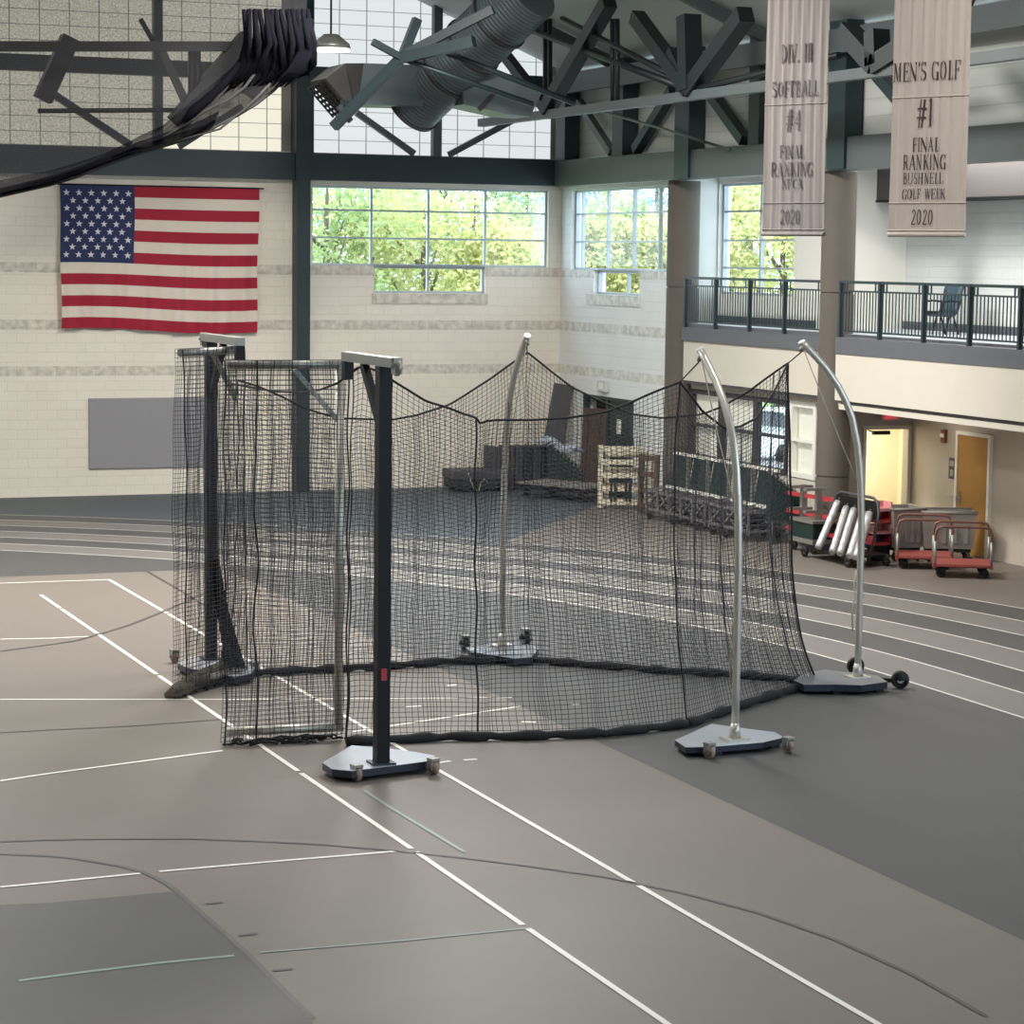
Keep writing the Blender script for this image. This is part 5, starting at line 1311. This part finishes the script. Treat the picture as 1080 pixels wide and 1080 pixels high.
def tree(x, y, h, r, kind, seed, label):
    t = thing('tree', label, 'tree', (x, y, -.3), 'trees outside the windows')
    cm = crown_mesh(seed, kind == 'teal', h, r); cm.v = [(v[0]+x, v[1]+y, v[2]-.3) for v in cm.v]
    cm.build('crown', LM[kind], t)
    m = MB(); m.tube([(x, y, -.3), (x+.1, y, h*.3), (x-.05, y, h*.62), (x, y, h*.85)], [.2, .16, .1, .03], 8)
    if kind != 'teal':
        for a in range(5): m.tube([(x, y, h*(.3+.07*a)), (x+r*.5*math.cos(a*2.4), y+r*.5*math.sin(a*2.4), h*(.55+.05*a))], [.08, .02], 6)
    m.build('trunk', M_bark, t)
def troot(px, D): p = atD(px, 300, D); return p.x, p.y
TR = [(345, 74, 9.0, 3.0, 'green', 'green tree seen in the left panes of the wide back window'),
      (395, 84, 9.4, 3.4, 'yellow', 'yellow green tree seen left of the middle of the wide back window'),
      (448, 76, 8.2, 3.0, 'yellow', 'bright yellow green tree in the middle of the wide back window'),
      (500, 80, 8.4, 3.1, 'green', 'green tree right of the middle of the wide back window'),
      (548, 74, 6.9, 2.6, 'yellow', 'low yellow tree in the right panes of the wide back window'),
      (556, 104, 12.5, 3.4, 'teal', 'tall pale teal conifer behind the low yellow tree'),
      (372, 108, 12.6, 3.6, 'teal', 'tall teal conifer at the upper left of the wide back window'),
      (470, 112, 13.5, 4.4, 'green', 'tall pale tree behind the middle of the wide back window'),
      (622, 84, 7.6, 2.2, 'yellow', 'yellow tree low in the corner side window'),
      (616, 106, 12.0, 2.8, 'teal', 'teal conifer at the left of the corner side window'),
      (662, 88, 8.6, 2.4, 'green', 'green tree in the middle of the corner side window'),
      (692, 108, 12.6, 3.0, 'teal', 'teal conifer at the right of the corner side window'),
      (702, 84, 7.4, 2.2, 'yellow', 'yellow tree at the right edge of the corner side window'),
      (772, 86, 9.2, 2.8, 'yellow', 'yellow green tree in the left half of the balcony window'),
      (790, 110, 13.0, 3.6, 'teal', 'tall teal conifer at the top of the balcony window'),
      (826, 82, 8.2, 2.8, 'yellow', 'yellow green tree in the right half of the balcony window'),
      (318, 96, 11, 3.4, 'teal', 'teal conifer at the left edge of the wide back window'),
      (745, 92, 10, 2.6, 'green', 'green tree at the left edge of the balcony window'),
      (860, 92, 10, 3.0, 'green', 'green tree at the right edge of the balcony window')]
for i, (px, D, h, r, k, lab) in enumerate(TR):
    x, y = troot(px, D); tree(x, y, h, r, k, 20+i, lab)
# parked car beyond the glazed wall
cc = atX(812, 462, 30.5); f_ = frm(cc.x+.6, cc.y+.2, math.radians(0))
t = thing('parked_car', 'white parked car outside, seen through the clear window beside the netting', 'car', (cc.x+.6, cc.y+.2, -.2))
M_car = mat('car_white', rgb(232, 236, 240), .25); M_cgl = mat('car_glass', rgb(40, 48, 56), .1)
def prof(m, pts, hw0, hw1):
    n = len(pts); V = [f_(-hw0 if z < .75 else -hw1, y, z) for y, z in pts]+[f_(hw0 if z < .75 else hw1, y, z) for y, z in pts]
    return m.add(V, [tuple(range(n)), tuple(reversed(range(n, 2*n)))]+[(i, n+i, n+(i+1) % n, (i+1) % n) for i in range(n)])
m = MB(); prof(m, [(-2.2, .1), (2.2, .1), (2.25, .5), (2.1, .72), (1.2, .82), (.6, 1.28), (-1.2, 1.3), (-1.9, .84), (-2.25, .76)], .88, .72); m.build('car_body', M_car, t, bevel=.05)
m = MB()
for sx in (-1, 1): m.add([f_(sx*.80, 1.05, .84), f_(sx*.735, .58, 1.22), f_(sx*.735, -1.15, 1.24), f_(sx*.80, -1.7, .86)], [(0, 1, 2, 3)])
m.build('side_window', M_cgl, t)
for y in (-1.4, 1.4):
    for sx in (-1, 1): MB().disc_wheel(f_(sx*.82, y, .12), (1, 0, 0), .32, .2).build('wheel', M_rubber, t)

# ------------------------------------------------------------------ light
w = bpy.data.worlds.new('sky'); sc.world = w; w.use_nodes = True
bg = w.node_tree.nodes['Background']; bg.inputs[0].default_value = (.68, .85, 1.0, 1); bg.inputs[1].default_value = WORLD
def area(name, loc, rot, sx, sy, power, col):
    l = bpy.data.lights.new(name, 'AREA'); l.shape = 'RECTANGLE'; l.size = sx; l.size_y = sy; l.energy = power; l.color = col
    o = bpy.data.objects.new(name, l); COL.objects.link(o); o.location = loc; o.rotation_euler = rot; return o
s_ = bpy.data.lights.new('sun', 'SUN'); s_.energy = SUN; s_.angle = .05; s_.color = (1, .96, .88)
so = bpy.data.objects.new('sun', s_); COL.objects.link(so); so.rotation_euler = (math.radians(38), 0, math.radians(-25))
for x in (-6, 4, 13):
    for y, k in ((21, .35), (31, 1.0), (37.5, 1.9)):
        area('bay_light', (x, y, 10.6), (0, 0, 0), 2.2, 2.2, BAY*k*(0.5 if x < 10 else 1), (1, .96, .90))
area('corridor_light', (23.3, 40.3, 2.45), (0, 0, 0), 1.2, .8, 60, (1, .93, .78))
area('recess_light', (22.9, 37.4, 2.57), (0, 0, 0), 1.0, .6, 8, (1, .9, .74))
area('recess_light', (22.9, 34.4, 2.57), (0, 0, 0), 1.0, .6, 8, (1, .9, .74))
area('balcony_light', (23.8, 36, 7.2), (0, 0, 0), 1.5, 6, 240, (1, .97, .93))

# ------------------------------------------------------------------ camera
cam = bpy.data.cameras.new('camera'); cam.sensor_width = 36; cam.lens = FL/1080*36; cam.clip_end = 600
co = bpy.data.objects.new('camera', cam); COL.objects.link(co)
right = RM @ Vector((1, 0, 0)); upv = RM @ Vector((0, -1, 0)); back = -(RM @ Vector((0, 0, 1)))
co.matrix_world = Matrix(((right.x, upv.x, back.x, 0), (right.y, upv.y, back.y, 0), (right.z, upv.z, back.z, H), (0, 0, 0, 1)))
sc.camera = co
sc.view_settings.view_transform = 'Standard'; sc.view_settings.look = 'None'; sc.view_settings.gamma = 1.0
sc.view_settings.exposure = EXPO; sc.view_settings.use_curve_mapping = False
sc.cycles.use_denoising = True
sc.cycles.max_bounces = 8; sc.cycles.transparent_max_bounces = 24

# repeats of one kind share a group
GR = {'curved_cage_pole': 'curved poles of the throwing cage', 'cage_gate_post': 'black gate posts of the throwing cage', 'netting_gate': 'netting gates of the throwing cage',
      'hanging_banner': 'banners hanging from the roof', 'concrete_column': 'round concrete columns', 'steel_column': 'steel posts along the walls', 'steel_beam': 'steel beams along the walls',
      'steel_brace': 'diagonal braces above the beams', 'roof_truss': 'trusses under the roof', 'roof_rafter': 'rafters under the roof', 'tipped_bleacher': 'tipped bleachers along the side wall',
      'slatted_seat_rack': 'slatted racks along the walls', 'slatted_wooden_frame': 'slatted frames leaning in the corner', 'rolling_bin': 'grey bins by the doorway', 'balcony_railing': 'railings on the balcony'}
for o in sc.objects:
    if o.parent is None and 'label' in o and 'group' not in o:
        k = o.name.split('.')[0]
        if k in GR: o['group'] = GR[k]
